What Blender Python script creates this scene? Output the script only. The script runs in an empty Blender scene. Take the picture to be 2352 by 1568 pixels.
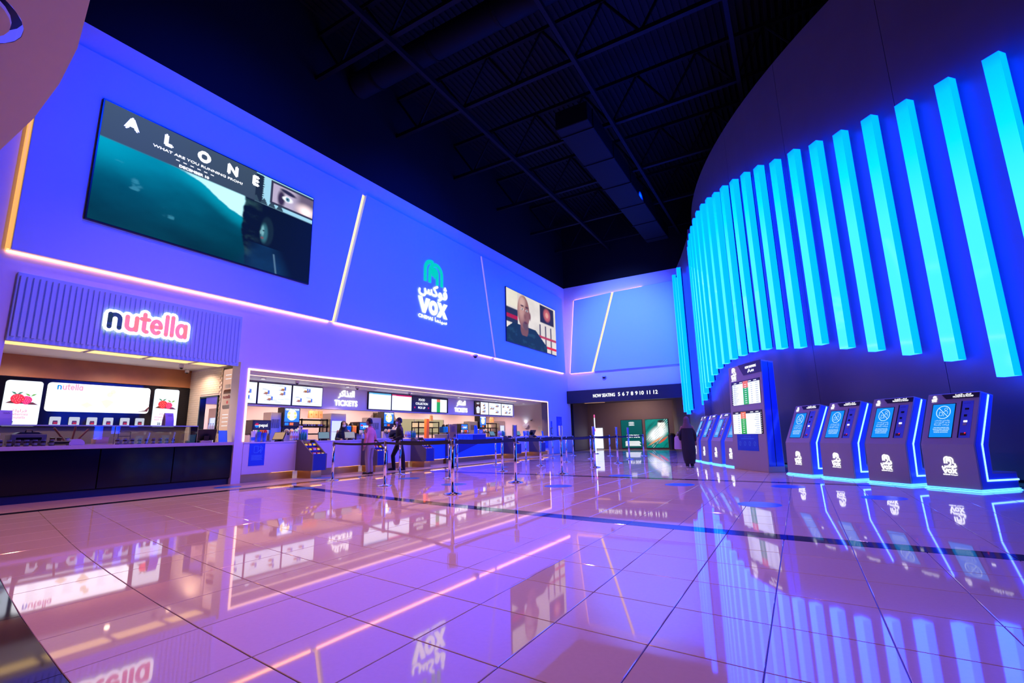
import bpy, bmesh, math, random
import numpy as np
from mathutils import Vector, Matrix
random.seed(7); RNG = np.random.RandomState(5)
SC = bpy.context.scene
COL = SC.collection
PI = math.pi
def R(d): return d*PI/180

# ------------------------------------------------------------------ camera, world, lamps, exposure
cam = bpy.data.cameras.new('camera'); cam.sensor_width = 36; cam.lens = 1106.94/2352*36
cam.clip_start = .05; cam.clip_end = 200
cob = bpy.data.objects.new('camera', cam); COL.objects.link(cob); SC.camera = cob
_y, _p, _r = 0.5271, 0.19372, -0.02103
_fw = Vector((-math.sin(_y)*math.cos(_p), math.cos(_y)*math.cos(_p), math.sin(_p)))
_rt = Vector((math.cos(_y), math.sin(_y), 0)); _up = _rt.cross(_fw)
_r2 = math.cos(_r)*_rt + math.sin(_r)*_up; _u2 = -math.sin(_r)*_rt + math.cos(_r)*_up
cob.matrix_world = Matrix(((_r2.x,_u2.x,-_fw.x,0),(_r2.y,_u2.y,-_fw.y,0),(_r2.z,_u2.z,-_fw.z,1.0),(0,0,0,1)))
def in_view(P, m=40):
    d = Vector(P)-Vector((0,0,1)); z = d.dot(_fw)
    if z < .15: return False
    return -m < 1176+1106.94*d.dot(_r2)/z < 2352+m and -m < 784-1106.94*d.dot(_u2)/z < 1568+m

SC.view_settings.view_transform = 'Standard'; SC.view_settings.look = 'None'
SC.view_settings.gamma = 1; SC.view_settings.use_curve_mapping = False
SC.view_settings.exposure = 0.0
SC.cycles.max_bounces = 7; SC.cycles.diffuse_bounces = 3; SC.cycles.glossy_bounces = 3
SC.cycles.transmission_bounces = 4; SC.cycles.transparent_max_bounces = 8
SC.cycles.sample_clamp_indirect = 4; SC.cycles.sample_clamp_direct = 0
SC.cycles.caustics_reflective = False; SC.cycles.caustics_refractive = False
SC.cycles.use_denoising = True
W = bpy.data.worlds.new('world'); SC.world = W; W.use_nodes = True
W.node_tree.nodes['Background'].inputs[0].default_value = (.05,.06,.25,1)
W.node_tree.nodes['Background'].inputs[1].default_value = .001

def aim(o, loc, tgt):
    o.location = loc
    o.rotation_euler = (Vector(tgt)-Vector(loc)).to_track_quat('-Z','Y').to_euler()
def spot(name, loc, tgt, col, W_, ang=90, blend=.8, rad=.12):
    l = bpy.data.lights.new(name,'SPOT'); l.color = col; l.energy = W_; l.spot_size = R(ang); l.spot_blend = blend
    l.shadow_soft_size = rad
    o = bpy.data.objects.new(name,l); COL.objects.link(o); aim(o,loc,tgt); return o
def area(name, loc, tgt, col, W_, sx, sy):
    l = bpy.data.lights.new(name,'AREA'); l.color = col; l.energy = W_; l.shape = 'RECTANGLE'; l.size = sx; l.size_y = sy
    o = bpy.data.objects.new(name,l); COL.objects.link(o); aim(o,loc,tgt); return o

# blue wall washers hung under the roof, aimed at the long left wall
for yy, e in ((6,.8), (13,1), (20.5,1)):
    spot('wall_wash_lamp', (-4.6,yy,11.7), (-12,yy+.5,6.9), (.0,.03,1), 5600*e, 76, 1, .1)
# violet-pink house lamps over the hall
LFT,MID,RGT=(.88,.29,.16),(.76,.27,.36),(.34,.16,.62)
for x, yy, e, c in ((-7.6,5,1.3,LFT),(-5.4,2.0,.8,LFT),(-6.8,11,.8,LFT),(-3.8,9,.55,MID),(-6.5,18.5,.65,MID),(-4.5,15.5,.5,MID),(-1.0,4.2,.35,RGT),(.4,7.0,.25,RGT)):
    spot('house_lamp', (x,yy,11.8), (x+.2,yy,0), c, 2250*e, 80, 1, .07)
# far wall wash
spot('far_wall_lamp', (-8,18,11.7), (-8.3,27.3,6.8), (.10,.2,1), 9000, 50, 1, .1)
spot('passage_lamp', (-9.0,29.3,3.0), (-9.2,31.5,.6), (1,.62,.45), 260, 150, .8, .05)
# ------------------------------------------------------------------ materials (all node based)
MATS = {}
def _nt(name):
    m = bpy.data.materials.new(name); m.use_nodes = True; MATS[name] = m
    return m, m.node_tree.nodes, m.node_tree.links
def mat(name, col, rough=.5, metal=0., spec=.5, var=.06, scale=6., bump=0., rnd=0., ior=1.5, coat=0.):
    m, n, l = _nt(name); b = n['Principled BSDF']
    b.inputs['Roughness'].default_value = rough; b.inputs['Metallic'].default_value = metal
    b.inputs['Specular IOR Level'].default_value = spec; b.inputs['IOR'].default_value = ior
    b.inputs['Coat Weight'].default_value = coat
    tc = n.new('ShaderNodeTexCoord'); nz = n.new('ShaderNodeTexNoise'); nz.inputs['Scale'].default_value = scale
    nz.inputs['Detail'].default_value = 4
    l.new(tc.outputs['Object'], nz.inputs['Vector'])
    mp = n.new('ShaderNodeMapRange'); mp.inputs['To Min'].default_value = 1-var; mp.inputs['To Max'].default_value = 1+var
    l.new(nz.outputs['Fac'], mp.inputs['Value'])
    fac = mp.outputs['Result']
    if rnd:
        oi = n.new('ShaderNodeObjectInfo'); m2 = n.new('ShaderNodeMapRange')
        m2.inputs['To Min'].default_value = 1-rnd; m2.inputs['To Max'].default_value = 1+rnd
        l.new(oi.outputs['Random'], m2.inputs['Value'])
        mu = n.new('ShaderNodeMath'); mu.operation = 'MULTIPLY'; l.new(fac, mu.inputs[0]); l.new(m2.outputs['Result'], mu.inputs[1]); fac = mu.outputs[0]
    vm = n.new('ShaderNodeVectorMath'); vm.operation = 'SCALE'; vm.inputs[0].default_value = col[:3]
    l.new(fac, vm.inputs['Scale']); l.new(vm.outputs['Vector'], b.inputs['Base Color'])
    if bump:
        bp = n.new('ShaderNodeBump'); bp.inputs['Strength'].default_value = bump; bp.inputs['Distance'].default_value = .01
        l.new(nz.outputs['Fac'], bp.inputs['Height']); l.new(bp.outputs['Normal'], b.inputs['Normal'])
    return m
def em(name, col, k=1., sample=False, base=(.02,.02,.02)):
    m, n, l = _nt(name); b = n['Principled BSDF']
    b.inputs['Base Color'].default_value = (*base,1); b.inputs['Roughness'].default_value = .3
    b.inputs['Emission Color'].default_value = (*col,1); b.inputs['Emission Strength'].default_value = k
    m.cycles.emission_sampling = 'FRONT_BACK' if sample else 'NONE'
    return m
def screen_mat(name, k=1.):
    m, n, l = _nt(name); b = n['Principled BSDF']; b.inputs['Base Color'].default_value = (.004,.004,.005,1); b.inputs['Roughness'].default_value = .5; b.inputs['Specular IOR Level'].default_value = .1
    a = n.new('ShaderNodeAttribute'); a.attribute_name = 'Col'
    l.new(a.outputs['Color'], b.inputs['Emission Color']); b.inputs['Emission Strength'].default_value = k
    m.cycles.emission_sampling = 'NONE'
    return m
def print_mat(name, rough=.4):
    m, n, l = _nt(name); b = n['Principled BSDF']; b.inputs['Roughness'].default_value = rough
    a = n.new('ShaderNodeAttribute'); a.attribute_name = 'Col'; l.new(a.outputs['Color'], b.inputs['Base Color'])
    return m
def glass(name, col=(.9,.95,1), alpha=.12, rough=.02):
    m, n, l = _nt(name); out = n['Material Output']; b = n['Principled BSDF']
    b.inputs['Base Color'].default_value = (*col,1); b.inputs['Roughness'].default_value = rough
    tr = n.new('ShaderNodeBsdfTransparent'); tr.inputs[0].default_value = (*[.6+.4*c for c in col],1)
    mx = n.new('ShaderNodeMixShader'); fr = n.new('ShaderNodeFresnel'); fr.inputs[0].default_value = 1.35
    ad = n.new('ShaderNodeMath'); ad.operation = 'ADD'; ad.inputs[1].default_value = alpha; l.new(fr.outputs[0], ad.inputs[0])
    l.new(ad.outputs[0], mx.inputs[0]); g = n.new('ShaderNodeBsdfGlossy'); g.inputs['Roughness'].default_value = rough
    l.new(tr.outputs[0], mx.inputs[1]); l.new(g.outputs[0] if alpha < .1 else b.outputs[0], mx.inputs[2]); l.new(mx.outputs[0], out.inputs[0])
    return m
def lin(r,g,b):
    f = lambda c: (c/255/12.92) if c/255 <= .04045 else ((c/255+.055)/1.055)**2.4
    return (f(r),f(g),f(b))

# ------------------------------------------------------------------ mesh builder
class MB:
    def __init__(s): s.v=[]; s.f=[]; s.m=[]; s.c=[]; s.X=None; s.col=None
    def add(s, vs, fs, mi=0):
        o = len(s.v)
        if s.X is not None: vs = [tuple(s.X @ Vector(p)) for p in vs]
        s.v += [tuple(p) for p in vs]; s.f += [tuple(i+o for i in f) for f in fs]; s.m += [mi]*len(fs)
        s.c += [s.col or (1,1,1)]*len(vs); return s
    def box(s, x0,x1,y0,y1,z0,z1, mi=0):
        return s.add([(x0,y0,z0),(x1,y0,z0),(x1,y1,z0),(x0,y1,z0),(x0,y0,z1),(x1,y0,z1),(x1,y1,z1),(x0,y1,z1)],
            [(0,3,2,1),(4,5,6,7),(0,1,5,4),(1,2,6,5),(2,3,7,6),(3,0,4,7)], mi)
    def prism_x(s, pts, x0, x1, mi=0):      # pts (y,z)
        n = len(pts)
        return s.add([(x0,*p) for p in pts]+[(x1,*p) for p in pts], [tuple(range(n))[::-1], tuple(range(n,2*n))]+[(i,(i+1)%n,n+(i+1)%n,n+i) for i in range(n)], mi)
    def prism_y(s, pts, y0, y1, mi=0):      # pts (x,z)
        n = len(pts)
        return s.add([(p[0],y0,p[1]) for p in pts]+[(p[0],y1,p[1]) for p in pts], [tuple(range(n)), tuple(range(n,2*n))[::-1]]+[(i,n+i,n+(i+1)%n,(i+1)%n) for i in range(n)], mi)
    def prism_z(s, pts, z0, z1, mi=0):      # pts (x,y)
        n = len(pts)
        return s.add([(p[0],p[1],z0) for p in pts]+[(p[0],p[1],z1) for p in pts], [tuple(range(n))[::-1], tuple(range(n,2*n))]+[(i,(i+1)%n,n+(i+1)%n,n+i) for i in range(n)], mi)
    def lathe(s, prof, n=16, cx=0, cy=0, mi=0):   # prof (r,z) bottom to top
        vs=[]; fs=[]; k=len(prof)
        for r,z in prof:
            for i in range(n): a=2*PI*i/n; vs.append((cx+r*math.cos(a),cy+r*math.sin(a),z))
        for j in range(k-1):
            for i in range(n): fs.append((j*n+i,j*n+(i+1)%n,(j+1)*n+(i+1)%n,(j+1)*n+i))
        fs.append(tuple(range(n))[::-1]); fs.append(tuple((k-1)*n+i for i in range(n)))
        return s.add(vs,fs,mi)
    def tube(s, pts, r, n=8, mi=0, r1=None):
        pts=[Vector(p) for p in pts]; k=len(pts); vs=[]; fs=[]
        rs = r if isinstance(r,(list,tuple)) else [r+(0 if r1 is None else (r1-r)*i/(k-1)) for i in range(k)]
        up=None
        for i,p in enumerate(pts):
            t=(pts[min(i+1,k-1)]-pts[max(i-1,0)]).normalized()
            if up is None: up = Vector((0,0,1)) if abs(t.z)<.9 else Vector((1,0,0))
            a=t.cross(up).normalized(); b=a.cross(t); up=b
            for q in range(n): w=2*PI*q/n; vs.append(tuple(p+a*rs[i]*math.cos(w)+b*rs[i]*math.sin(w)))
        for j in range(k-1):
            for q in range(n): fs.append((j*n+q,j*n+(q+1)%n,(j+1)*n+(q+1)%n,(j+1)*n+q))
        fs.append(tuple(range(n))); fs.append(tuple((k-1)*n+q for q in range(n))[::-1])
        return s.add(vs,fs,mi)
    def blob(s, c, r, nu=10, nv=7, mi=0):
        r = r if isinstance(r,(tuple,list)) else (r,r,r); vs=[(c[0],c[1],c[2]-r[2])]; fs=[]
        for j in range(1,nv):
            t=-PI/2+PI*j/nv
            for i in range(nu): a=2*PI*i/nu; vs.append((c[0]+r[0]*math.cos(t)*math.cos(a),c[1]+r[1]*math.cos(t)*math.sin(a),c[2]+r[2]*math.sin(t)))
        vs.append((c[0],c[1],c[2]+r[2])); L=len(vs)-1
        for i in range(nu): fs.append((0,1+(i+1)%nu,1+i)); fs.append((L,L-nu+i,L-nu+(i+1)%nu))
        for j in range(nv-2):
            for i in range(nu): a=1+j*nu+i; b=1+j*nu+(i+1)%nu; fs.append((a,b,b+nu,a+nu))
        return s.add(vs,fs,mi)
    # flat print in the local x-z plane, facing -y
    def quad(s, x0,x1,z0,z1,y=0,mi=0): return s.add([(x0,y,z0),(x1,y,z0),(x1,y,z1),(x0,y,z1)],[(0,1,2,3)],mi)
    def poly(s, pts, y=0, mi=0): return s.add([(a,y,b) for a,b in pts],[tuple(range(len(pts)))],mi)
    def disc(s, x,z,r,y=0,n=20,mi=0,rz=None): return s.poly([(x+r*math.cos(2*PI*i/n),z+(rz or r)*math.sin(2*PI*i/n)) for i in range(n)],y,mi)
    def stroke(s, pts, w, y=0, mi=0, closed=False, rnd=True, d=0.):
        p=[np.array(q,float) for q in pts]; n=len(p); L=[]; Rr=[]
        for i in range(n):
            a = p[i-1] if (i>0 or closed) else p[i]; b = p[(i+1)%n] if (i<n-1 or closed) else p[i]
            e1=p[i]-a; e2=b-p[i]; n1=np.array([-e1[1],e1[0]]); n2=np.array([-e2[1],e2[0]])
            l1=np.hypot(*n1); l2=np.hypot(*n2); n1=n1/l1 if l1>1e-9 else n2/l2; n2=n2/l2 if l2>1e-9 else n1
            m=n1+n2; mm=m@m; m=m/mm*2 if mm>.3 else n1
            L.append(p[i]+m*w/2); Rr.append(p[i]-m*w/2)
        k=n if closed else n-1
        vs=[(q[0],y,q[1]) for q in L]+[(q[0],y,q[1]) for q in Rr]
        fs=[(i,n+i,n+(i+1)%n,(i+1)%n) for i in range(k)]
        if d:
            m2=2*n; vs+=[(v[0],y+d,v[2]) for v in vs]
            fs+=[(i,(i+1)%n,m2+(i+1)%n,m2+i) for i in range(k)]+[(n+(i+1)%n,n+i,m2+n+i,m2+n+(i+1)%n) for i in range(k)]
            if not closed: fs+=[(0,m2,m2+n,n),(n-1,2*n-1,m2+2*n-1,m2+n-1)]
        s.add(vs,fs,mi)
        if rnd and not closed:
            s.disc(p[0][0],p[0][1],w/2,y,10,mi); s.disc(p[-1][0],p[-1][1],w/2,y,10,mi)
        return s
    def build(s, name, mats, parent=None, bevel=0., seg=1, smooth=False, label=None, loc=None):
        me=bpy.data.meshes.new(name); me.from_pydata(s.v,[],s.f)
        for m in (mats if isinstance(mats,(list,tuple)) else [mats]): me.materials.append(MATS[m] if isinstance(m,str) else m)
        me.polygons.foreach_set('material_index', s.m)
        if s.col is not None:
            at=me.color_attributes.new('Col','FLOAT_COLOR','POINT'); at.data.foreach_set('color', np.hstack([np.array(s.c,float),np.ones((len(s.c),1))]).ravel())
        if bevel or smooth == 'fix':
            bm=bmesh.new(); bm.from_mesh(me); bmesh.ops.recalc_face_normals(bm, faces=bm.faces)
            if bevel: bmesh.ops.bevel(bm, geom=[e for e in bm.edges if len(e.link_faces)==2 and e.calc_face_angle(0)>.5], offset=bevel, segments=seg, affect='EDGES', profile=.5)
            bm.to_mesh(me); bm.free()
        if smooth: me.polygons.foreach_set('use_smooth',[True]*len(me.polygons))
        me.update()
        o=bpy.data.objects.new(name,me); COL.objects.link(o)
        if parent is not None: o.parent=parent
        if loc is not None: o.location=loc
        if label: o['label']=label
        return o
def arc(cx,cz,r,a0,a1,n=10,rz=None): return [(cx+r*math.cos(R(a0+(a1-a0)*i/n)),cz+(rz or r)*math.sin(R(a0+(a1-a0)*i/n))) for i in range(n+1)]
def rrect(x0,x1,z0,z1,r,n=5):
    return arc(x1-r,z0+r,r,-90,0,n)+arc(x1-r,z1-r,r,0,90,n)+arc(x0+r,z1-r,r,90,180,n)+arc(x0+r,z0+r,r,180,270,n)
def tag(o,label=None,cat=None,group=None,kind=None):
    if label: o['label']=label
    if cat: o['category']=cat
    if group: o['group']=group
    if kind: o['kind']=kind
    return o
def thing(name,label,cat,loc=(0,0,0),rz=0.,group=None):
    o=bpy.data.objects.new(name,None); o.empty_display_size=.1; COL.objects.link(o); o.location=loc; o.rotation_euler=(0,0,R(rz))
    return tag(o,label,cat,group)
def dup(root,loc=None,rz=None,label=None,group=None):
    c=root.copy(); COL.objects.link(c)
    for ch in root.children:
        d=ch.copy(); COL.objects.link(d); d.parent=c
        for g in ch.children: e=g.copy(); COL.objects.link(e); e.parent=d
    if loc is not None: c.location=loc
    if rz is not None: c.rotation_euler=(0,0,R(rz))
    if label: c['label']=label
    if group: c['group']=group
    return c
def struct(o): o['kind']='structure'; return o
ORD=['first','second','third','fourth','fifth','sixth','seventh','eighth','ninth','tenth','eleventh','twelfth','thirteenth','fourteenth','fifteenth','sixteenth','seventeenth','eighteenth','nineteenth','twentieth','twenty-first','twenty-second','twenty-third','twenty-fourth','twenty-fifth','twenty-sixth']

# lettering: glyph outlines of Blender's own font, returned as triangles and cached
_tc={}
def glyphs(s):
    if s not in _tc:
        c=bpy.data.curves.new('lettering','FONT'); c.body=s; c.size=1; c.resolution_u=3
        o=bpy.data.objects.new('lettering',c); me=bpy.data.meshes.new_from_object(o)
        v=np.array([p.co[:2] for p in me.vertices]) if len(me.vertices) else np.zeros((1,2)); f=[tuple(p.vertices) for p in me.polygons]
        bpy.data.objects.remove(o); bpy.data.curves.remove(c); bpy.data.meshes.remove(me)
        _tc[s]=(v-[v[:,0].min(),0],f)
    return _tc[s]
def text(mb,s,x,z,size,y=0,mi=0,al='C',bold=0.,width=None):
    v,f=glyphs(s); v=v*size
    wd=v[:,0].max()
    if width: v=v*[width/wd,1]; wd=width
    x0={'C':x-wd/2,'L':x,'R':x-wd}[al]
    for dx,dz in ([(0,0)] if not bold else [(-bold,0),(bold,0),(0,bold),(0,-bold)]):
        mb.add([(x0+a+dx,y,z+b+dz) for a,b in v], f, mi)
AR_TICKETS='\uFEAE\uFEDB\uFE8D\uFEAC\uFE98\uFEDF\uFE8D'
AR_FOOD='\uFE94\uFEE4\uFECC\uFEC3\uFEF7\uFE8D'
AR_VOX='\uFEB2\uFEDB\uFEEE\uFB6C'
AR_CINEMA='\uFE8E\uFEE4\uFEE8\uFEF4\uFEB3'
AR_NOW='\uFEE5\uFEF5\uFE8D \uFEBD\uFEAE\uFECC\uFEF3'
# painted screens: a fine grid in the local x-z plane with a colour per vertex
def canvas(nx,nz): 
    u,v=np.meshgrid((np.arange(nx)+.0)/(nx-1),(np.arange(nz)+.0)/(nz-1)); return u,v,np.zeros((nz,nx,3))
def mixc(img,mask,col): return img*(1-mask[...,None])+np.array(col)*mask[...,None]
def sm(a,b,x): t=np.clip((x-a)/(b-a+1e-12),0,1); return t*t*(3-2*t)
def ell(u,v,cx,cy,rx,ry,soft=.1,rot=0):
    c,s_=math.cos(R(rot)),math.sin(R(rot)); dx,dy=u-cx,v-cy; a=(dx*c+dy*s_)/rx; b=(-dx*s_+dy*c)/ry
    return 1-sm(1-soft,1+soft,np.sqrt(a*a+b*b))
def panel(name,img,x0,x1,z0,z1,y,m,parent,clip=None):
    nz,nx=img.shape[:2]
    xs=np.linspace(x0,x1,nx); zs=np.linspace(z0,z1,nz); X,Z=np.meshgrid(xs,zs)
    co=np.stack([X,np.full_like(X,y),Z],-1).reshape(-1,3)
    i=np.arange(nx*nz).reshape(nz,nx); f=np.stack([i[:-1,:-1],i[:-1,1:],i[1:,1:],i[1:,:-1]],-1).reshape(-1,4)
    me=bpy.data.meshes.new(name); me.from_pydata(co.tolist(),[],f.tolist()); me.materials.append(MATS[m])
    at=me.color_attributes.new('Col','FLOAT_COLOR','POINT'); at.data.foreach_set('color',np.concatenate([np.clip(img,0,None),np.ones((nz,nx,1))],-1).ravel())
    o=bpy.data.objects.new(name,me); COL.objects.link(o); o.parent=parent; return o
def noise2(u,v,f,seed):
    r=np.random.RandomState(seed); out=np.zeros_like(u); amp=1.
    for k in range(4):
        g=r.rand(64,64); x=(u*f)%63; y=(v*f)%63; xi=x.astype(int); yi=y.astype(int); a=x-xi; b=y-yi
        a=a*a*(3-2*a); b=b*b*(3-2*b); x1=np.minimum(xi+1,63); y1=np.minimum(yi+1,63)
        out+=amp*((g[yi,xi]*(1-a)+g[yi,x1]*a)*(1-b)+(g[y1,xi]*(1-a)+g[y1,x1]*a)*b); amp*=.5; f*=2
    return out/1.875

M=mat
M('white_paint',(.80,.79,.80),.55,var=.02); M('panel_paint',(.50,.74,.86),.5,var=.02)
M('black_paint',(.004,.004,.006),.7,spec=.2); M('roof_paint',(.004,.004,.006),.7,var=.2,spec=.2); M('steel_dark',(.0035,.0035,.005),.7,spec=.15)
M('drum_paint',(.15,.135,.145),.42,var=.12,scale=1.2,spec=.5); M('grout',(.10,.07,.08),.5)
M('floor_tile',(.78,.70,.55),.035,var=.05,scale=40,rnd=.03,ior=1.78,spec=.6); M('stripe_tile',(.026,.028,.042),.05,var=.1,ior=1.6)
M('border_tile',(.46,.36,.27),.35,var=.1,scale=20,rnd=.05,spec=.3)
M('bronze',(.62,.42,.18),.3,metal=.8,var=.1); M('counter_white',(.78,.77,.78),.35,var=.02); M('grey_laminate',(.16,.14,.14),.5); M('navy_laminate',(.012,.045,.28),.4)
M('blue_laminate',(.03,.22,.9),.4); M('wood_panel',(.42,.17,.07),.45,var=.25,scale=3); M('black_gloss',(.004,.004,.010),.10,spec=.35); M('toe_kick',(.012,.014,.05),.4)
M('stone_top',(.55,.46,.48),.3,var=.08,scale=30); M('chrome',(.82,.82,.86),.12,metal=1.,var=.02); M('belt',(.012,.012,.014),.7)
M('kiosk_grey',(.42,.40,.38),.32,var=.03); M('kiosk_side',(.12,.22,.75),.25,var=.03); M('kiosk_dark',(.035,.032,.04),.3); M('taupe',(.16,.125,.11),.6,var=.03); M('taupe_dark',(.10,.08,.10),.6)
M('steel',(.45,.44,.44),.32,metal=.9,var=.05); M('plastic_black',(.012,.012,.014),.3); M('plastic_white',(.75,.75,.76),.35); M('white_tile',(.74,.66,.58),.2,var=.04); M('kraft',(.50,.27,.10),.7); M('cardboard_orange',(.8,.16,.03),.5)
M('sticker_blue',(.02,.16,.62),.3); M('notice_blue',(.01,.10,.72),.4); M('notice_light',(.10,.42,.85),.4); M('print_pale',(.55,.68,.95),.5); M('acrylic',(.62,.62,.72),.25); M('soffit_paint',(.80,.80,.76),.6,var=.02)
M('skin',(.36,.20,.14),.5,var=.05); M('skin_dark',(.20,.11,.08),.5); M('hair',(.012,.010,.010),.5); M('shirt_pink',(.90,.34,.36),.75); M('shirt_black',(.016,.016,.022),.8); M('trousers_khaki',(.40,.34,.34),.8); M('trousers_black',(.013,.013,.018),.8)
M('shirt_grey',(.62,.60,.66),.8); M('abaya',(.020,.024,.035),.8); M('scarf',(.16,.10,.13),.8); M('mask_white',(.8,.8,.86),.7); M('mask_blue',(.30,.5,.8),.7); M('shoe_black',(.012,.011,.012),.35); M('shoe_grey',(.4,.4,.45),.6); M('bag_lilac',(.6,.5,.66),.7)
M('bottle_clear',(.72,.78,.9),.15); M('bottle_green',(.05,.42,.24),.15); M('red_pack',(.7,.02,.03),.35); M('orange_pack',(.85,.22,.04),.35); M('blue_pack',(.02,.16,.8),.35); M('cup_blue',(.02,.12,.6),.35); M('jar_brown',(.14,.05,.02),.2); M('jar_label',(.75,.66,.62),.5); M('jar_red',(.75,.03,.05),.4)
M('slush_blue',(.0,.18,.75),.2); M('slush_orange',(.9,.30,.02),.2); M('slush_red',(.8,.04,.02),.2); M('food_warm',(.75,.26,.14),.6,var=.3,scale=30); M('screen_off',(.01,.01,.012),.2); M('pink_wall',(.74,.62,.62),.5,var=.02)
M('tray',(.12,.13,.17),.5); M('wood_brown',(.22,.07,.03),.5); M('cream',(.7,.6,.5),.5); M('pink_box',(.75,.45,.42),.5); M('card_lilac',(.48,.40,.60),.5); M('bin_black',(.02,.02,.025),.35); M('duct_paint',(.002,.002,.003),.7,spec=.15)
em('led_peach',(1.0,.62,.30),1.6,True); em('led_orange',(1.0,.40,.10),1.2,True); em('led_pink',(1.0,.40,.42),2.2,True); em('cove_peach',(1.0,.36,.15),11,True); em('cove_warm',(1.0,.34,.26),11,True); em('cove_pink',(1.0,.34,.36),12,True)
em('fin_glow',(.03,.95,26.0),1.0,True); em('kiosk_led',(.16,.80,3.0),1.6); em('kiosk_led_core',(.35,.9,7.0),1.6,True); em('white_glow',(1,1,1.05),1.6); em('white_glow_hot',(1,1,1.1),1.7,True); em('green_glow',(.0,.62,.48),1.0)
em('text_white',(.95,.97,1),1.1); em('screen_white',(.80,.87,1.0),1.25); em('ceiling_amber',(1.0,.62,.22),1.5,True); em('soffit_light',(1,.5,.3),1.2); em('red_glow',(1.,.02,.03),1.2); em('green_row',(.01,.42,.05),1.); em('orange_row',(.85,.18,.05),1.); em('dark_text',(.04,.05,.1),1.); em('grey_text',(.35,.4,.5),1.); em('screen_blue',(.0,.25,.85),1.1); em('screen_blue_text',(.6,.85,1.0),1.1); em('pink_text',(.95,.20,.30),1.1); em('navy_text',(.02,.04,.12),1.); em('magenta',(.7,.0,.12),1.); em('screen_black',(.006,.006,.01),1.); em('heart_red',(.6,.0,.02),1.)
em('neon_tube',(.75,.85,1.2),1.6); em('neon_red',(1.0,.1,.3),1.6); em('pos_screen',(.5,.30,.16),1.); em('pos_teal',(.12,.26,.28),1.); em('rim_blue',(.1,.09,1.0),1.0); em('fridge_glow',(.55,.62,1.0),1.3); em('cela_blue',(.0,.2,1.2),1.2); em('cela_yellow',(1,.75,.2),1.2); em('yellow_dim',(.85,.75,.45),1.0)
screen_mat('screen_paint',1.0); screen_mat('screen_paint_bright',1.5); print_mat('print_paint')
glass('clear_glass',(.85,.9,1),.03); glass('acrylic_clear',(.8,.85,1),.18); glass('bottle_glass',(.7,.8,1),.35)
em('berry_pink',(.9,.02,.16),1.1); em('leaf_dark',(.01,.22,.08),1.); em('leaf_light',(.18,.5,.02),1.)
em('screen_hot',(1,1,1.05),1.9); em('pink_pale',(1.0,.42,.60),1.); em('line_pale',(.75,.78,.9),1.1); em('cream_glow',(1.3,1.05,.65),1.1)
em('tile_screen_grey',(.55,.6,.68),1.)
M('edge_pale',(.35,.5,.55),.2)
em('poster_pink',(.72,.40,.30),1.0)
em('frame_glow',(1.0,.55,.42),2.6,True); em('line_glow',(1.0,.62,.42),2.0,True); em('kick_glow',(1.0,.45,.16),7.0,True); em('fin_side',(.0,.55,16.0),1.0,True)
em('food_print',(.42,.16,.04),1.); em('yellow_print',(.8,.5,.02),1.); em('blue_print',(.1,.2,.75),1.); em('cyan_bar',(.1,.5,.85),1.)
M('kick_blue',(.03,.16,.75),.3)
em('navy_fascia',(.006,.01,.05),1.)
em('warm_back',(.9,.6,.35),1.)
M('kitchen_dark',(.10,.085,.06),.6,var=.3,scale=2); em('kitchen_glow',(.42,.36,.20),1.)
M('kiosk_side_blue',(.03,.12,.75),.2)
def ramp_mat(name):
    m,n,l=_nt(name); b=n['Principled BSDF']; b.inputs['Base Color'].default_value=(.02,.02,.02,1); b.inputs['Roughness'].default_value=.06
    tc=n.new('ShaderNodeTexCoord'); sx=n.new('ShaderNodeSeparateXYZ'); l.new(tc.outputs['Generated'],sx.inputs[0])
    r=n.new('ShaderNodeValToRGB'); e=r.color_ramp.elements; e[0].position=0; e[0].color=(.075,.95,1,1); e[1].position=1; e[1].color=(0,.42,1,1)
    for p,c in ((.55,(.06,.98,1,1)),(.78,(.0,.86,1,1)),(.96,(.0,.62,1,1))): q=e.new(p); q.color=c
    nz=n.new('ShaderNodeTexNoise'); nz.inputs['Scale'].default_value=2.2; l.new(tc.outputs['Object'],nz.inputs['Vector'])
    l.new(sx.outputs['Z'],r.inputs[0]); mu=n.new('ShaderNodeVectorMath'); mu.operation='MULTIPLY'; mu.inputs[1].default_value=(1,1,20); l.new(r.outputs[0],mu.inputs[0])
    l.new(mu.outputs[0],b.inputs['Emission Color']); b.inputs['Emission Strength'].default_value=1; m.cycles.emission_sampling='FRONT_BACK'
ramp_mat('fin_ramp')
# ------------------------------------------------------------------ floor
fl=struct(MB().box(-18,14,-5,37,-.25,-.007).build('floor','grout'))
def wy(x,y0):
    q=.0095*min(max((10.5-y0)/4.5,0),1)
    if x<-7: return y0+.56+49*q+(.08+14*q)*(-7-x)
    return y0-.08*x+q*x*x
xs=[-4.8,-4.17,-3.56,-2.97,-2.36,-1.8,-1.27,-.75,-.245,.27,.78]
xl=[-10.4+(-4.8+10.4)*i/9 for i in range(9)]; xs=xl+xs+[.78+.54*i for i in range(1,22)]
def rowset(a,b,n): return [(a+(b-a)*i/n,a+(b-a)*(i+1)/n) for i in range(n)]
rows=rowset(.72,5.37,8)+rowset(5.62,10.95,10)+rowset(11.18,16.95,10)+rowset(17.2,22.6,10)+rowset(22.85,33,17)
stripes=[(.2,.72),(5.37,5.62),(10.95,11.18),(16.95,17.2),(22.6,22.85)]
DC=Vector((18.09,27.0))
def out_drum(x,y,r=21.76): return math.hypot(x-DC.x,y-DC.y)>r
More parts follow.
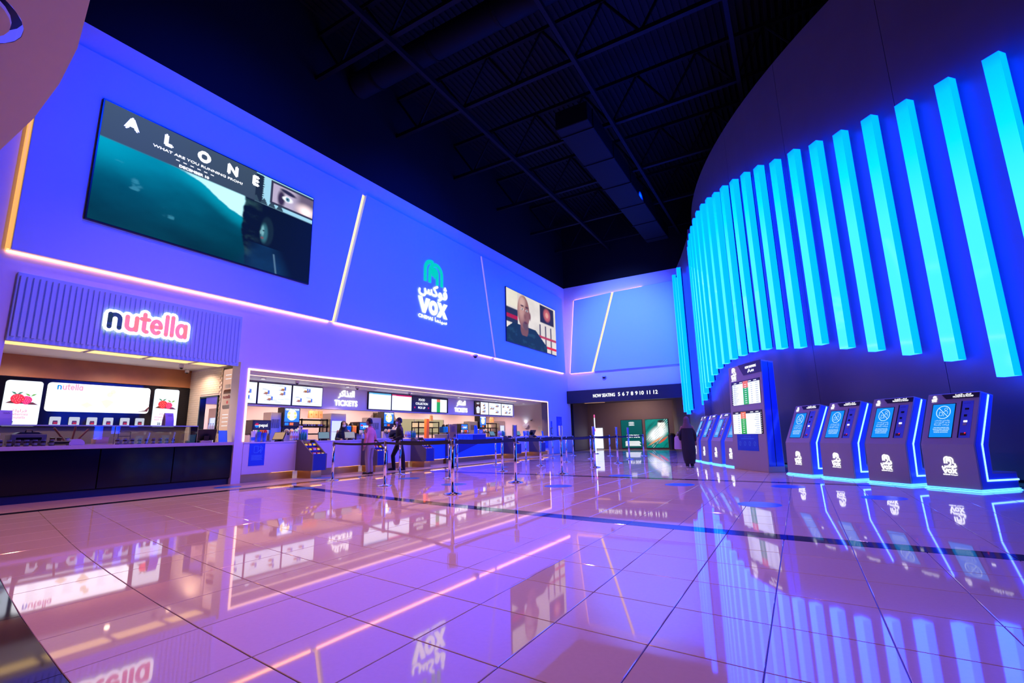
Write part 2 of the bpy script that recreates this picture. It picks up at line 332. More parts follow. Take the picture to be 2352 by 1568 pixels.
def cell(mb,x0,x1,a,b,g=.0028,h=.009,e=.0025):
    P=[(x0+g,wy(x0,a)+g),(x1-g,wy(x1,a)+g),(x1-g,wy(x1,b)-g),(x0+g,wy(x0,b)-g)]
    c=(sum(p[0] for p in P)/4,sum(p[1] for p in P)/4); D=[(-1,-1),(1,-1),(1,1),(-1,1)]
    mb.add([(p[0],p[1],-h) for p in P]+[(p[0]+0*d[0],p[1],-.002) for p,d in zip(P,D)]+[(p[0]-e*d[0],p[1]-e*d[1],0) for p,d in zip(P,D)],
        [(8,9,10,11)]+[(i,(i+1)%4,4+(i+1)%4,4+i) for i in range(4)]+[(4+i,4+(i+1)%4,8+(i+1)%4,8+i) for i in range(4)])
    return c
cells=[]
for (a,b) in rows:
    for x0,x1 in zip(xs[:-1],xs[1:]):
        c=((x0+x1)/2,(wy(x0,a)+wy(x1,b))/2)
        if out_drum(*c,21.5) and c[1]<32.4: cells.append((0 if in_view((c[0],c[1],0)) else 1, c[0]**2+c[1]**2, x0,x1,a,b))
cells.sort()
rest=MB()
for i,(v,d,x0,x1,a,b) in enumerate(cells):
    if i<290: mb=MB(); cell(mb,x0,x1,a,b); mb.build('floor_tile','floor_tile',fl)
    else: cell(rest,x0,x1,a,b)
tag(rest.build('far_floor_tiles','floor_tile',fl),kind='stuff')
for a,b in stripes:
    for x0,x1 in zip(xs[:-1:2],xs[2::2]):
        c=((x0+x1)/2,wy((x0+x1)/2,a))
        if out_drum(*c,21.5): mb=MB(); cell(mb,x0,x1,a,b,.001); mb.build('stripe_tile','stripe_tile',fl)
for i in range(30):
    mb=MB(); mb.box(-10.66,-10.402,1+1.08*i,1+1.08*(i+1)-.003,-.009,0); mb.build('stripe_tile','stripe_tile',fl)
    for x0,x1 in ((-12.1,-11.39),(-11.38,-10.663)):
        mb=MB(); mb.box(x0,x1,1+1.08*i+.002,1+1.08*(i+1)-.003,-.009,0); mb.build('border_tile','border_tile',fl)

# ------------------------------------------------------------------ long left wall
def topz(y): return 9.75+(y-3)*.0173
def lowz(y): return 4.49+(y-2.5)*.0078
NY0,NY1,TY0,TY1=2.70,6.96,7.19,24.42
wl=MB()
wl.box(-12.35,-12,-3,NY0,0,4.6); wl.box(-12.35,-12,NY1,TY0,0,4.6); wl.box(-12.35,-12,TY1,27.6,0,4.6)
wl.box(-12.35,-12,NY0,NY1,2.985,4.6); wl.box(-12.35,-12,TY0,TY1,2.82,4.6)
wl.prism_x([(-3,4.6),(27.6,4.6),(27.6,topz(27.6)),(-3,topz(-3))],-12.35,-12)
WL=struct(wl.build('wall_left','white_paint'))
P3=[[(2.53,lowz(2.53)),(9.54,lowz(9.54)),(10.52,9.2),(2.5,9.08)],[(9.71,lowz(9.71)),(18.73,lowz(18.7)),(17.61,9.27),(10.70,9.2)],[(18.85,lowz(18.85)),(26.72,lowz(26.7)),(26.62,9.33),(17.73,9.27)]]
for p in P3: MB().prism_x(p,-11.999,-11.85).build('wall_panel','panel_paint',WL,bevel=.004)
MB().prism_x([(9.55,lowz(9.55)),(9.70,lowz(9.70)),(10.69,9.2),(10.53,9.2)],-11.998,-11.96).build('led_slot','led_peach',WL)
MB().prism_x([(18.74,lowz(18.7)),(18.84,lowz(18.8)),(17.72,9.27),(17.62,9.27)],-11.998,-11.98).build('led_slot','led_pink',WL)
for y0,y1,m in ((2.5,9.5,'cove_peach'),(9.7,18.7,'cove_warm'),(18.9,26.7,'cove_pink')):
    mb=MB(); mb.prism_x([(y0,lowz(y0)-.022),(y1,lowz(y1)-.022),(y1,lowz(y1)-.002),(y0,lowz(y0)-.002)],-11.99,-11.965); mb.build('cove_strip',m,WL)
MB().prism_x([(2.478,4.5),(2.525,4.5),(2.495,9.05),(2.45,9.05)],-11.99,-11.90).build('cove_strip','led_orange',WL)
MB().prism_x([(26.74,4.7),(26.765,4.7),(26.665,9.3),(26.64,9.3)],-11.99,-11.90).build('cove_strip','led_pink',WL)
struct(MB().prism_x([(-3,topz(-3)),(27.8,topz(27.8)),(27.8,15),(-3,15)],-12.4,-11.99).build('wall_left_upper','black_paint'))

# ------------------------------------------------------------------ far wall and the passage under it
wf=MB(); wf.prism_y([(-12.2,3.6),(-4.4,3.6),(-4.4,10.19),(-12.2,10.19)],27.3,27.6)
WF=struct(wf.build('wall_far','white_paint'))
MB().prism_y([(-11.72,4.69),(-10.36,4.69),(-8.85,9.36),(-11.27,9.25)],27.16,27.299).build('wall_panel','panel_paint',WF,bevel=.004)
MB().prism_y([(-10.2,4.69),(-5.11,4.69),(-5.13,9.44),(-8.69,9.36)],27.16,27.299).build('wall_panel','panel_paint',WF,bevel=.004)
MB().prism_y([(-10.35,4.69),(-10.21,4.69),(-8.70,9.36),(-8.84,9.36)],27.25,27.299).build('led_slot','led_peach',WF)
MB().prism_y([(-11.72,4.66),(-10.3,4.66),(-10.3,4.685),(-11.72,4.685)],27.2,27.29).build('cove_strip','led_pink',WF)
MB().prism_y([(-11.25,9.262),(-7.0,9.405),(-7.0,9.43),(-11.25,9.287)],27.2,27.29).build('cove_strip','led_pink',WF)
MB().prism_y([(-11.765,4.69),(-11.735,4.69),(-11.285,9.25),(-11.315,9.25)],27.2,27.29).build('cove_strip','led_pink',WF)
struct(MB().box(-12.4,-3.3,27.295,27.7,10.18,15).build('wall_far_upper','black_paint'))
hd=struct(MB().box(-11.99,-4.6,27.1,27.6,2.86,3.61).build('trim_1','kiosk_dark'))
hd['label']='black header beam over the passage'
sg=thing('auditorium_sign','white lit NOW SEATING lettering with auditorium numbers on the black header','sign',(0,0,0))
mb=MB(); text(mb,'NOW SEATING',-10.30,3.14,.27,27.085,al='L',bold=.010,width=1.33); mb.build('words','text_white',sg)
xx=-8.72
for s in '5 6 7 8 9 10 11 12'.split():
    mb=MB(); text(mb,s,xx,3.14,.29,27.085,al='C',bold=.011); mb.build('number','text_white',sg); xx+=.252 if len(s)==1 and s!='9' else (.30 if s=='9' else .385)

co=MB(); co.box(-15,-12.3,31.9,32.2,0,3.4); co.box(-12.7,-6.0,32,32.2,0,3.4)
struct(co.build('wall_back','taupe'))
struct(MB().box(-12.8,-12.6,29.4,32,0,3.3).build('wall_passage_side','taupe_dark'))
struct(MB().box(-14,-12.62,29.0,29.2,0,3.3).build('wall_passage_return','black_paint'))
struct(MB().box(-15,-3.5,27.5,32.4,3.08,3.3).build('ceiling_passage','taupe_dark'))
gc=[(-4.9,27.65),(-5.25,28.2),(-5.7,29),(-6.2,30),(-6.6,31),(-6.9,32.1)]
struct(MB().prism_z(gc+[(x+.5,y) for x,y in gc[::-1]],0,3.1).build('wall_passage_right','taupe',smooth=False))
for x0,x1,y in ((-12.3,-10.9,30.6),(-9.7,-7.2,30.2)):
    o=MB().box(x0,x1,y,y+.18,3.06,3.079).build('light_slot','soffit_light'); tag(o,'thin lit slot in the passage ceiling '+('near the white notice' if x0<-11 else 'above the two posters'),'ceiling light',)

# ------------------------------------------------------------------ curved wall on the right
def dp(a,r,z=0.): return Vector((DC.x+r*math.cos(R(a)),DC.y+r*math.sin(R(a)),z))
WR=struct(MB().box(-2.5,-2.4,26,26.1,0,.1).build('wall_right','black_paint'))
WR.data.clear_geometry()
mb=MB(); n=60
A=[184+80*i/n for i in range(n+1)]
vs=[tuple(dp(a,21.74,z)) for a in A for z in (-.0,11.2)]+[tuple(dp(a,21.4,z)) for a in A for z in (-.0,11.2)]
m=2*(n+1)
mb.add(vs,[(2*i,2*i+2,2*i+3,2*i+1) for i in range(n)]+[(m+2*i,m+2*i+1,m+2*i+3,m+2*i+2) for i in range(n)]+[(2*i+1,2*i+3,m+2*i+3,m+2*i+1) for i in range(n)])
_t=mb.build('t','black_paint'); WR.data=_t.data; bpy.data.objects.remove(_t); WR.name='wall_right'
SEAM=[184+8.04*i for i in range(11)]
for a0,a1 in zip(SEAM[:-1],SEAM[1:]):
    for z0,z1 in ((.12,11.25),):
        mb=MB(); k=8; aa=[a0+.013+(a1-a0-.026)*i/k for i in range(k+1)]
        vs=[tuple(dp(a,21.76,z)) for a in aa for z in (z0,z1)]+[tuple(dp(a,21.741,z)) for a in aa for z in (z0,z1)]; m=2*(k+1)
        mb.add(vs,[(2*i,2*i+2,2*i+3,2*i+1) for i in range(k)]+[(0,1,m+1,m),(2*k,m+2*k,m+2*k+1,2*k+1)]+[(2*i+1,2*i+3,m+2*i+3,m+2*i+1) for i in range(k)])
        mb.build('wall_panel','drum_paint',WR)
mb=MB(); k=60; aa=[184+80*i/k for i in range(k+1)]
vs=[tuple(dp(a,r,z)) for a in aa for r,z in ((21.79,0),(21.79,.12),(21.75,.12))]
mb.add(vs,[(3*i+j,3*i+3+j,3*i+4+j,3*i+1+j) for i in range(k) for j in (0,1)]); struct(mb.build('baseboard_right','black_gloss'))
fz=[(-3.42,22.2),(-3.62,23.2),(-4.0,24.4),(-4.45,25.8),(-4.98,27.28)]
struct(MB().prism_z(fz+[(x+.3,y) for x,y in fz[::-1]],0,10.2).build('wall_right_return','drum_paint'))

# ------------------------------------------------------------------ light bars on the curved wall
TZ=[(230.4,7.1),(228.5,7.21),(226.6,7.29),(224.8,7.37),(222.9,7.54),(221.1,7.66),(219.3,7.85),(217.45,8.08),(215.6,8.24),(213.7,8.5),(211.85,8.7),(210,8.87),(208.1,9.05),(206.3,9.19),(204.4,9.37),(202.5,9.5),(200.5,9.58),(198.9,9.6),(197.3,9.58),(190,9.45)]
BZ=[(230.4,1.25),(228.5,1.5),(226.6,1.8),(224.7,2.18),(222.9,2.4),(221.1,2.59),(219.4,2.76),(217.4,3.0),(215.7,3.04),(213.6,3.16),(212,3.26),(210.2,3.32),(206.6,3.33),(204.7,3.29),(202.6,3.23),(201,3.13),(199.8,3.0),(198,2.82),(196.3,2.7),(194.4,2.5),(192.5,2.25),(190,2.1)]
def interp(T,a):
    T=sorted(T); return float(np.interp(a,[t[0] for t in T],[t[1] for t in T]))
def light_bar(loc,rz,z0,z1,w,label):
    t=thing('light_bar',label,'light bar',(loc[0],loc[1],0),rz,'glowing bars on the curved wall')
    q=MB().box(0,w,-.26,-.07,z0,z1); q.m=[0,0,0,1,1,1]; q.build('diffuser',['fin_ramp','fin_side'],t)
    mb=MB(); mb.box(w*.3,w*.7,-.068,0,z0+.05,z1-.05); mb.build('mounting_rail','kiosk_dark',t)
    return t
FA=[230.37,228.51,226.63,224.76,222.92,221.09,219.3,217.45,215.58,213.69,211.85,210.02,208.14,206.28,204.4,202.45,200.5,198.65,196.8,194.95,193.1,191.2]
for i,a in enumerate(FA):
    p=dp(a,21.84)
    light_bar(p,a+90,interp(BZ,a),interp(TZ,a),.235,'tall cyan light bar, %s from the right along the curved wall'%ORD[i])
for i,(x,y,z0,z1) in enumerate([(-4.25,24.75,2.06,9.25),(-4.55,25.75,1.9,9.05),(-4.88,26.75,2.05,9.55)]):
    light_bar((x-.02,y),285,z0,z1,.2,'cyan light bar beside the far wall, %s from the far end'%['third','second','first'][i])

# ------------------------------------------------------------------ white soffit overhead, top corner
hc=(-5.46,.497); hr=.488
edge=[(-2.6,-2.5),(-3.0,-.6),(-3.55,.40),(-4.0,.85),(-4.52,1.14),(-5.2,1.285),(-5.9,1.375),(-6.8,1.435),(-7.9,1.44),(-9.2,1.38),(-11.98,1.15),(-11.98,-2.5)]
ho=[(hc[0]+hr*math.cos(a),hc[1]+hr*math.sin(a)) for a in [R(-15*i+90) for i in range(25)]]
sf=MB(); z=4.5; E0=edge[:6]; E1=edge[5:]
key=E0+ho+E1
sf.add([(x,y,z) for x,y in key],[tuple(range(len(key)))[::-1]])
ne=len(edge); sf.add([(x,y,z) for x,y in edge]+[(x,y,z+.35) for x,y in edge],[(i,i+1,ne+i+1,ne+i) for i in range(ne-1)]+[tuple(range(ne,2*ne))])
SF=struct(sf.build('ceiling_soffit','soffit_paint'))
k=28; c=[(math.cos(2*PI*i/k),math.sin(2*PI*i/k)) for i in range(k)]
def rings(mb,L):
    mb.add([(hc[0]+r*x,hc[1]+r*y,zz) for r,zz in L for x,y in c],[(a*k+i,(a+1)*k+i,(a+1)*k+(i+1)%k,a*k+(i+1)%k) for a in range(len(L)-1) for i in range(k)]); return mb
rl=thing('recessed_light','round recessed lamp opening with a blue rim in the white soffit','ceiling light',(0,0,0))
rings(MB(),[(hr-.004,z+.002),(hr-.004,z+.13)]).build('lit_rim','rim_blue',rl); rings(MB(),[(hr,z+.13),(.30,z+.13),(.30,z+.3),(.01,z+.3)]).build('recess','kiosk_dark',rl)
rings(MB(),[(.41,z-.005),(.34,z-.005),(.32,z+.05),(.30,z+.13)]).build('ring','soffit_paint',rl); rings(MB(),[(.41,z-.005),(.41,z+.03),(.34,z+.06)]).build('ring_back','soffit_paint',rl)

# ------------------------------------------------------------------ roof: deck, trusses, ducts
dk=MB(); dk.box(-12.4,16,-5,28,14.6,14.8); DK=struct(dk.build('ceiling','roof_paint'))
rb=MB()
for i in range(110): x=-12.2+.22*i; rb.box(x,x+.09,-4,27.6,14.52,14.599)
tag(rb.build('deck_ribs','roof_paint',DK),kind='stuff')
TL=[('nearest',5.0),('second',8.6),('third',12.2),('fourth',15.8),('fifth',19.4),('sixth',23.0),('farthest',26.2)]
def truss():
    t=thing('roof_truss','x','roof truss',(0,0,0),0,'dark trusses under the roof')
    for z in (13.9,12.3): MB().box(-12,13,-.07,.07,z-.07,z+.07).build('chord','steel_dark',t)
    n=12
    for i in range(n):
        x0=-12+25*i/n; x1=-12+25*(i+.5)/n; x2=-12+25*(i+1)/n
        MB().tube([(x0,0,13.9),(x1,0,12.3)],.045,6).build('web_member','steel_dark',t); MB().tube([(x1,0,12.3),(x2,0,13.9)],.045,6).build('web_member','steel_dark',t)
    return t
t0=truss()
for i,(nm,y) in enumerate(TL):
    t=t0 if i==0 else dup(t0); t.location=(0,y,0); t['label']='dark steel roof truss crossing the hall, %s from the camera'%nm if nm not in('nearest','farthest') else 'dark steel roof truss crossing the hall, the %s one'%nm
for i,x in enumerate((-8.8,-4.6,-.4,3.8)):
    o=MB().box(x-.06,x+.06,-3,27.2,12.05,12.2).build('roof_beam','steel_dark'); tag(o,'long dark roof beam along the hall, %s from the left wall'%ORD[i],'beam','beams along the hall')
d=thing('air_duct','round dark ventilation duct crossing high under the roof','duct',(0,0,0))
MB().tube([(-11.9,10.2,13.1),(8,10.2,13.1)],.42,20).build('pipe','duct_paint',d,smooth=True)
for i in range(8):
    MB().tube([(-11+2.4*i,10.2,13.1),(-10.92+2.4*i,10.2,13.1)],.45,20).build('joint_band','duct_paint',d); MB().tube([(-11+2.4*i,10.2,13.5),(-11+2.4*i,10.2,14.5)],.012,5).build('hanger_rod','steel_dark',d)
d=thing('air_duct','square dark ventilation duct near the curved wall','duct',(0,0,0)); MB().box(-6.2,-5.0,14,26,11.5,12.22).build('casing','duct_paint',d,bevel=.02)
for i in range(6): MB().box(-6.23,-4.97,14.5+2.2*i,14.56+2.2*i,11.47,12.22).build('flange','duct_paint',d)
# ------------------------------------------------------------------ marks used in several places
def vox_mark(ma,mt,x,z,w,y=0,d=0.,bold=.02):
    S=lambda p:[(x+a*w,z+b*w) for a,b in p]; t=.086*w
    ma.stroke(S([(.22,.84),(.22,1.13)]+arc(.42,1.13,.20,180,72,9)),t,y,rnd=False,d=d)
    ma.stroke(S([(.37,.84),(.37,1.10)]+arc(.58,1.10,.21,180,0,12,.20)+[(.79,.84)]),t,y,rnd=False,d=d)
    ma.stroke(S([(.63,.84),(.63,1.08)]+arc(.53,1.08,.10,0,150,7,.11)),t*.95,y,rnd=False,d=d)
    ma.poly(S([(.40,1.08),(.43,1.20),(.52,1.22),(.59,1.10),(.585,1.02),(.54,.96),(.49,1.02),(.45,1.0)]),y)
    text(mt,AR_VOX,x+.5*w,z+.57*w,.35*w,y,bold=bold*w,width=.96*w)
    for p in ([(0,.46),(.13,.46),(.20,.27),(.26,.46),(.39,.46),(.24,.12),(.15,.12)],[(.63,.46),(.76,.46),(.815,.365),(.87,.46),(1,.46),(.88,.29),(1,.12),(.87,.12),(.815,.215),(.75,.12),(.62,.12),(.745,.29)]): mt.poly(S(p),y)
    mt.stroke(S(arc(.505,.29,.105,0,360,20,.115)[:-1]),.095*w,y,closed=True)
    text(mt,'CINEMAS',x+.02*w,z,.105*w,y,al='L',bold=bold*.25*w,width=.47*w); text(mt,AR_CINEMA,x+.98*w,z+.0*w,.13*w,y,al='R',bold=bold*.25*w,width=.42*w)
def hazel_word(mn,mr,x,z,s,y=0,grow=0.,d=0.):
    t=.115*s+grow; h=.36*s; q=.115*s
    def st(mb,p): mb.stroke([(x+a,z+b) for a,b in p],t,y,rnd=True,d=d)
    def bowl(cx,cz,a0,a1,n=14): return arc(cx,cz,q,a0,a1,n,h/2)
    x0=.05*s
    st(mn,[(x0,0),(x0,h)]); st(mn,[(x0,h*.45)]+arc(x0+q,h-q,q,180,0,8)+[(x0+2*q,0)])
    x1=x0+2*q+.17*s; st(mr,[(x1,h),(x1,q)]+arc(x1+q,q,q,180,360,8)+[(x1+2*q,h)]); st(mr,[(x1+2*q,h),(x1+2*q,0)])
    x2=x1+2*q+.19*s; st(mr,[(x2,h*1.4),(x2,q*.6)]+arc(x2+q*.6,q*.6,q*.6,180,280,5)); st(mr,[(x2-.08*s,h),(x2+.11*s,h)])
    x3=x2+.20*s+q; st(mr,[(x3-q,h*.5),(x3+q,h*.5)]); st(mr,bowl(x3,h/2,0,310,16))
    x4=x3+q+.15*s; st(mr,[(x4,0),(x4,h*1.55)]); x5=x4+.155*s; st(mr,[(x5,0),(x5,h*1.55)])
    x6=x5+.14*s+q; mr.stroke([(x+a,z+b) for a,b in bowl(x6,h/2,0,360,18)[:-1]],t,y,closed=True,d=d); st(mr,[(x6+q,h),(x6+q,0)])
    return x6+q+.05*s
def dome_camera(loc,rz,label,r=.09):
    t=thing('security_camera',label,'camera',loc,rz,'dome cameras')
    MB().lathe([(r*.9,-.02),(r,-.06),(r*1.05,0),(r*.8,.03)],14).build('housing','plastic_white',t,smooth=True); MB().blob((0,0,-.05),(r*.72,r*.72,r*.75),12,8).build('dome','plastic_black',t,smooth=True); return t

# ------------------------------------------------------------------ big screens, emblem, fluted fascia on the long wall
def wall_screen(name,label,y0,y1,z0,z1,img):
    t=thing(name,label,'screen',(-11.85,y0,0),90); w=y1-y0
    MB().box(0,w,-.055,0,z0,z1).build('frame','plastic_black',t,bevel=.006)
    panel('screen_image',img,.03,w-.03,z0+.03,z1-.03,-.0585,'screen_paint',t); return t,w
u,v,img=canvas(230,130)
n1=noise2(u,v,5,1); n2=noise2(u,v,14,2); n3=noise2(u,v,30,3)
img=np.zeros(img.shape)+np.stack([0*u,.035+.10*sm(.0,.7,v)*(1-.75*sm(.25,.55,u)),.05+.16*sm(0,.7,v)*(1-.7*sm(.25,.55,u))],-1)
img*=(.55+.9*n1)[...,None]
img=mixc(img,sm(.62,.74,n2)*(u<.3)*(v<.55)*(v>.12)*.5,(.05,.30,.42))
img=mixc(img,sm(.30,.0,u)*sm(.35,.7,v)*.8,(.0,.33,.47))
hill=.74-.05*sm(.1,.3,u)-.22*sm(.30,.62,u)+.015*(n3-.5)-.02*n2
glow=sm(-.16,.0,v-hill)*(u<.63); img=mixc(img,glow*.6*sm(.1,.4,u),(.0,.36,.50)); img=mixc(img,sm(0,.012,v-hill)*sm(.20,.42,u),(.50,.92,1.0))
edge_=.60+.02*(n2-.5)+.10*np.clip(.35-v,0,1)-.10*sm(.5,.66,v)*0
rock=sm(-.006,.006,u-edge_); img=mixc(img,rock,(.002,.006,.012)); img=mixc(img,rock*sm(.45,.8,n2)*(u<.70)*(v<.68)*.6*sm(.72,.62,u),(.03,.09,.08))
fx,fy=.722,.385
img=mixc(img,ell(u,v,fx+.012,fy+.03,.036,.15,.15),(.006,.018,.025)); img=mixc(img,ell(u,v,fx-.004,fy,.020,.095,.35),(.03,.13,.16)); img=mixc(img,ell(u,v,fx-.012,fy+.02,.008,.05,.5)*.9,(.18,.42,.46))
img=mixc(img,ell(u,v,fx-.022,fy+.0,.005,.02,.4),(.14,.30,.34)); img=mixc(img,ell(u,v,fx-.012,fy-.055,.008,.012,.4),(.16,.07,.08)); img=mixc(img,ell(u,v,fx-.008,fy+.025,.006,.008,.3),(.0,.01,.02))
img=mixc(img,sm(.08,-.02,np.abs(u-.735)-.03-.3*np.clip(.24-v,0,.2))*(v<.25)*(.5+n2*.6),(.004,.03,.085)); img=mixc(img,np.exp(-((u-.79+.1*(v-.1))/.004)**2)*(v<.2)*.6,(.15,.3,.45))
top=sm(.688,.692,v); band=np.stack([.022+.02*v,.04+.03*v,.068+.03*v],-1)*(.9+.2*(1-u))[...,None]
img=img*(1-(top*(u<.66))[...,None])+band*(top*(u<.66))[...,None]
eye=top*(u>=.655); img=mixc(img,eye,(.30,.58,.72)); trees=eye*(v<.99)*((u-.655)<.035+.02*np.abs(((v*40)%1)-.5)); img=mixc(img,trees,(.01,.02,.03))
tr2=eye*(v-.69<.07*np.clip(1-np.abs(((u*22)%1)-.5)*2,0,1)*(u<.82)); img=mixc(img,tr2,(.03,.06,.08))
mir=eye*(np.maximum(np.abs(u-.89)/.155,np.abs(v-.86)/.125)**4<1); img=mixc(img,mir,(.03,.035,.06)); mi=eye*((np.maximum(np.abs(u-.893)/.145,np.abs(v-.86)/.105))<1); img=mixc(img,mi,(.42,.36,.50))
img=mixc(img,mi*ell(u,v,.835,.85,.035,.035,.3),(.75,.72,.80)); img=mixc(img,mi*ell(u,v,.80,.83,.022,.09,.4),(.03,.02,.05)); img=mixc(img,mi*ell(u,v,.84,.925,.05,.022,.3,-15),(.02,.02,.05)); img=mixc(img,mi*ell(u,v,.836,.85,.030,.026,.2),(.8,.85,.9)); img=mixc(img,mi*ell(u,v,.838,.85,.013,.024,.2),(.10,.25,.35)); img=mixc(img,mi*ell(u,v,.838,.85,.005,.010,.2),(0,0,0))
img=mixc(img,mi*sm(.86,.93,u)*.9,(.10,.07,.11)); img=mixc(img,mi*ell(u,v,.955,.80,.05,.06,.8),(1.1,.85,.85))
img=img*1.25
t,w=wall_screen('video_wall','huge wall screen showing a dark teal film poster with a rear-view mirror eye',3.445,8.62,5.43,8.145,img)
mb=MB()
for i,(s,uu) in enumerate(zip('ALONE',(.105,.245,.395,.53,.65))): text(mb,s,uu*w,5.43+.845*2.715,.36,-.0615,bold=.028)
text(mb,'WHAT ARE YOU RUNNING FROM?',.385*w,5.43+.785*2.715,.085,-.0615,bold=.005,width=2.05)
text(mb,'DECEMBER 10',.36*w,5.43+.700*2.715,.085,-.0615,bold=.009,width=.66)
for k in range(6): mb.quad((.28+.03*k)*w,(.295+.03*k)*w,5.43+.748*2.715,5.43+.757*2.715,-.0615)
mb.build('lettering','text_white',t)
u,v,img=canvas(150,80)
n1=noise2(u,v,5,11); n2=noise2(u,v,12,12)
img=img+np.array([.80,.74,.66]); img*=(.8+.35*n1)[...,None]; img=mixc(img,(u<.20)*sm(.36,.38,v)*sm(.66,.64,v),(.02,.03,.05)); img=mixc(img,(u<.20)*sm(.45,.46,v)*sm(.53,.52,v),(.45,.01,.03))
img=mixc(img,(u<.2)*sm(.68,.7,v)*.5,(.9,.85,.6)); img=mixc(img,sm(.64,.65,u)*sm(.96,.95,u)*sm(.60,.61,v)*sm(.98,.97,v),(.02,.02,.03)); img=mixc(img,ell(u,v,.80,.80,.075,.13,.3),(.55,.12,.10)); img=mixc(img,ell(u,v,.80,.80,.035,.06,.3),(.75,.35,.25))
for k in range(3): img=mixc(img,sm(0,.01,u-(.62+.12*k))*sm(0,.01,.66+.12*k-u)*(v<.55),(.12,.10,.12))
img=mixc(img,(v<.13)*(v>.08)*(u>.55),(.75,.02,.03)); img=mixc(img,sm(.55,.6,u)*sm(.33,.31,v)*sm(.26,.28,v),(.5,.04,.06))
sh=((np.abs(u-.33)/np.clip(.20+.9*(.40-v),.05,.45))<1)*(v<.38); img=mixc(img,sh,(.008,.03,.045)); img=mixc(img,sh*sm(.55,.75,n2)*.6,(.02,.08,.11))
img=mixc(img,ell(u,v,.32,.33,.075,.16,.1)*(v>.19),(.20,.085,.06)); img=mixc(img,ell(u,v,.31,.66,.115,.33,.05),(.28,.12,.085)); img=mixc(img,ell(u,v,.27,.72,.06,.22,.6)*.8,(.62,.36,.28)); img=mixc(img,ell(u,v,.29,.86,.06,.10,.6)*.6,(.75,.5,.42))
img=mixc(img,ell(u,v,.345,.40,.055,.085,.3)*.85,(.10,.07,.07)); img=mixc(img,ell(u,v,.345,.46,.03,.02,.3),(.12,.03,.03)); 
for ex in (.285,.375): img=mixc(img,ell(u,v,ex,.71,.022,.022,.3),(.85,.8,.78)); img=mixc(img,ell(u,v,ex,.71,.010,.022,.3),(.02,.01,.01)); img=mixc(img,ell(u,v,ex,.775,.032,.016,.4),(.06,.025,.02))
img=mixc(img,ell(u,v,.335,.58,.022,.05,.5)*.7,(.20,.08,.05)); img=mixc(img,ell(u,v,.43,.62,.02,.08,.4),(.22,.09,.06))
wall_screen('video_wall','wall screen near the far corner showing a bald bearded man in a dark shirt',19.75,25.46,5.54,8.33,img)
t=thing('emblem_sign','green arch emblem over white lit lettering on the blue wall panel','sign',(-11.85,13.36,5.47),90)
ma=MB(); mt=MB(); vox_mark(ma,mt,0,0,1.78,-.03,d=.015,bold=.012); ma.build('arch_emblem','green_glow',t); mt.build('lettering','white_glow_hot',t)
dome_camera((-11.85,17.15,4.50),90,'small dome camera under the lower edge of the blue panel',.11)

# fluted fascia with the lit brand plate
t=thing('fluted_fascia','fluted white fascia above the snack stall opening','fascia',(-12,NY0,0),90)
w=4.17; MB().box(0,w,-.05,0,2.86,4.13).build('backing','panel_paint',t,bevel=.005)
n=46
for i in range(n):
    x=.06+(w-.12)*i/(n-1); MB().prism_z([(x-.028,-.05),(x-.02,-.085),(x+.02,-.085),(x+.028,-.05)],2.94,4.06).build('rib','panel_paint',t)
t=thing('lit_plate_sign','glowing white outlined sign with one dark and six pink letters','sign',(-12,4.06,3.36),90)
a=MB(); hazel_word(a,a,.02,0,.74,-.118,grow=.12,d=.03); a.build('backing_plate','white_glow_hot',t)
a=MB(); b=MB(); wd=hazel_word(a,b,.02,0,.74,-.122); a.build('dark_letter','navy_text',t); b.build('pink_letters','pink_text',t)
a=MB(); text(a,'FERRERO',.03,-.10,.062,-.121,al='L'); a.build('small_lettering','grey_text',t)
# ------------------------------------------------------------------ snack stall recess
rc=MB(); rc.box(-14.9,-14.6,NY0-.5,7.2,0,3.1); struct(rc.build('wall_stall_back','taupe'))
sd=MB(); sd.box(-14.6,-13.93,7.08,7.19,0,2.98); sd.box(-13.93,-13.08,7.08,7.19,2.20,2.98); sd.box(-13.93,-13.08,7.08,7.19,0,1.0); sd.box(-13.08,-12.35,7.08,7.19,0,2.98)
SW=struct(sd.build('wall_stall_side','pink_wall'))
mb_=[]
for r in range(32):
    z0=1.0+.0605*r
    off=.0 if r%2 else .07
    for k in range(-1,10):
        x0=max(-14.58,-14.58+.15*k+off); x1=min(-14.58+.15*k+off+.147,-12.98)
        if x1-x0<.03: continue
        if x1>-13.97 and x0<-13.04 and z0<2.26: 
            if x0<-13.97: x1=-13.97
            elif x1>-13.04: x0=-13.04
            else: continue
            if x1-x0<.02: continue
        mb_.append((x0,x1,z0))
for i,(x0,x1,z0) in enumerate(mb_[:300]): MB().box(x0,x1,7.068,7.08,z0,z0+.057).build('wall_tile','white_tile',SW)
q=MB()
for x0,x1,z0 in mb_[300:]: q.box(x0,x1,7.068,7.08,z0,z0+.057)
if q.v: tag(q.build('upper_wall_tiles','white_tile',SW),kind='stuff')
struct(MB().box(-14.6,-12.3,2.2,2.68,0,3.1).build('wall_stall_end','pink_wall'))
struct(MB().box(-14.7,-12.3,2.2,7.2,2.98,3.1).build('ceiling_stall','white_paint'))
fr=MB(); fr.box(-13.95,-13.91,7.05,7.2,1.0,2.2); fr.box(-13.10,-13.06,7.05,7.2,1.0,2.2); fr.box(-13.95,-13.06,7.05,7.2,2.18,2.22); struct(fr.build('door_1','black_gloss'))
WP=MB().box(-14.6,-14.56,2.68,7.08,2.5,2.98).build('wood_panel','wood_panel'); struct(WP); WP.name='trim_2'
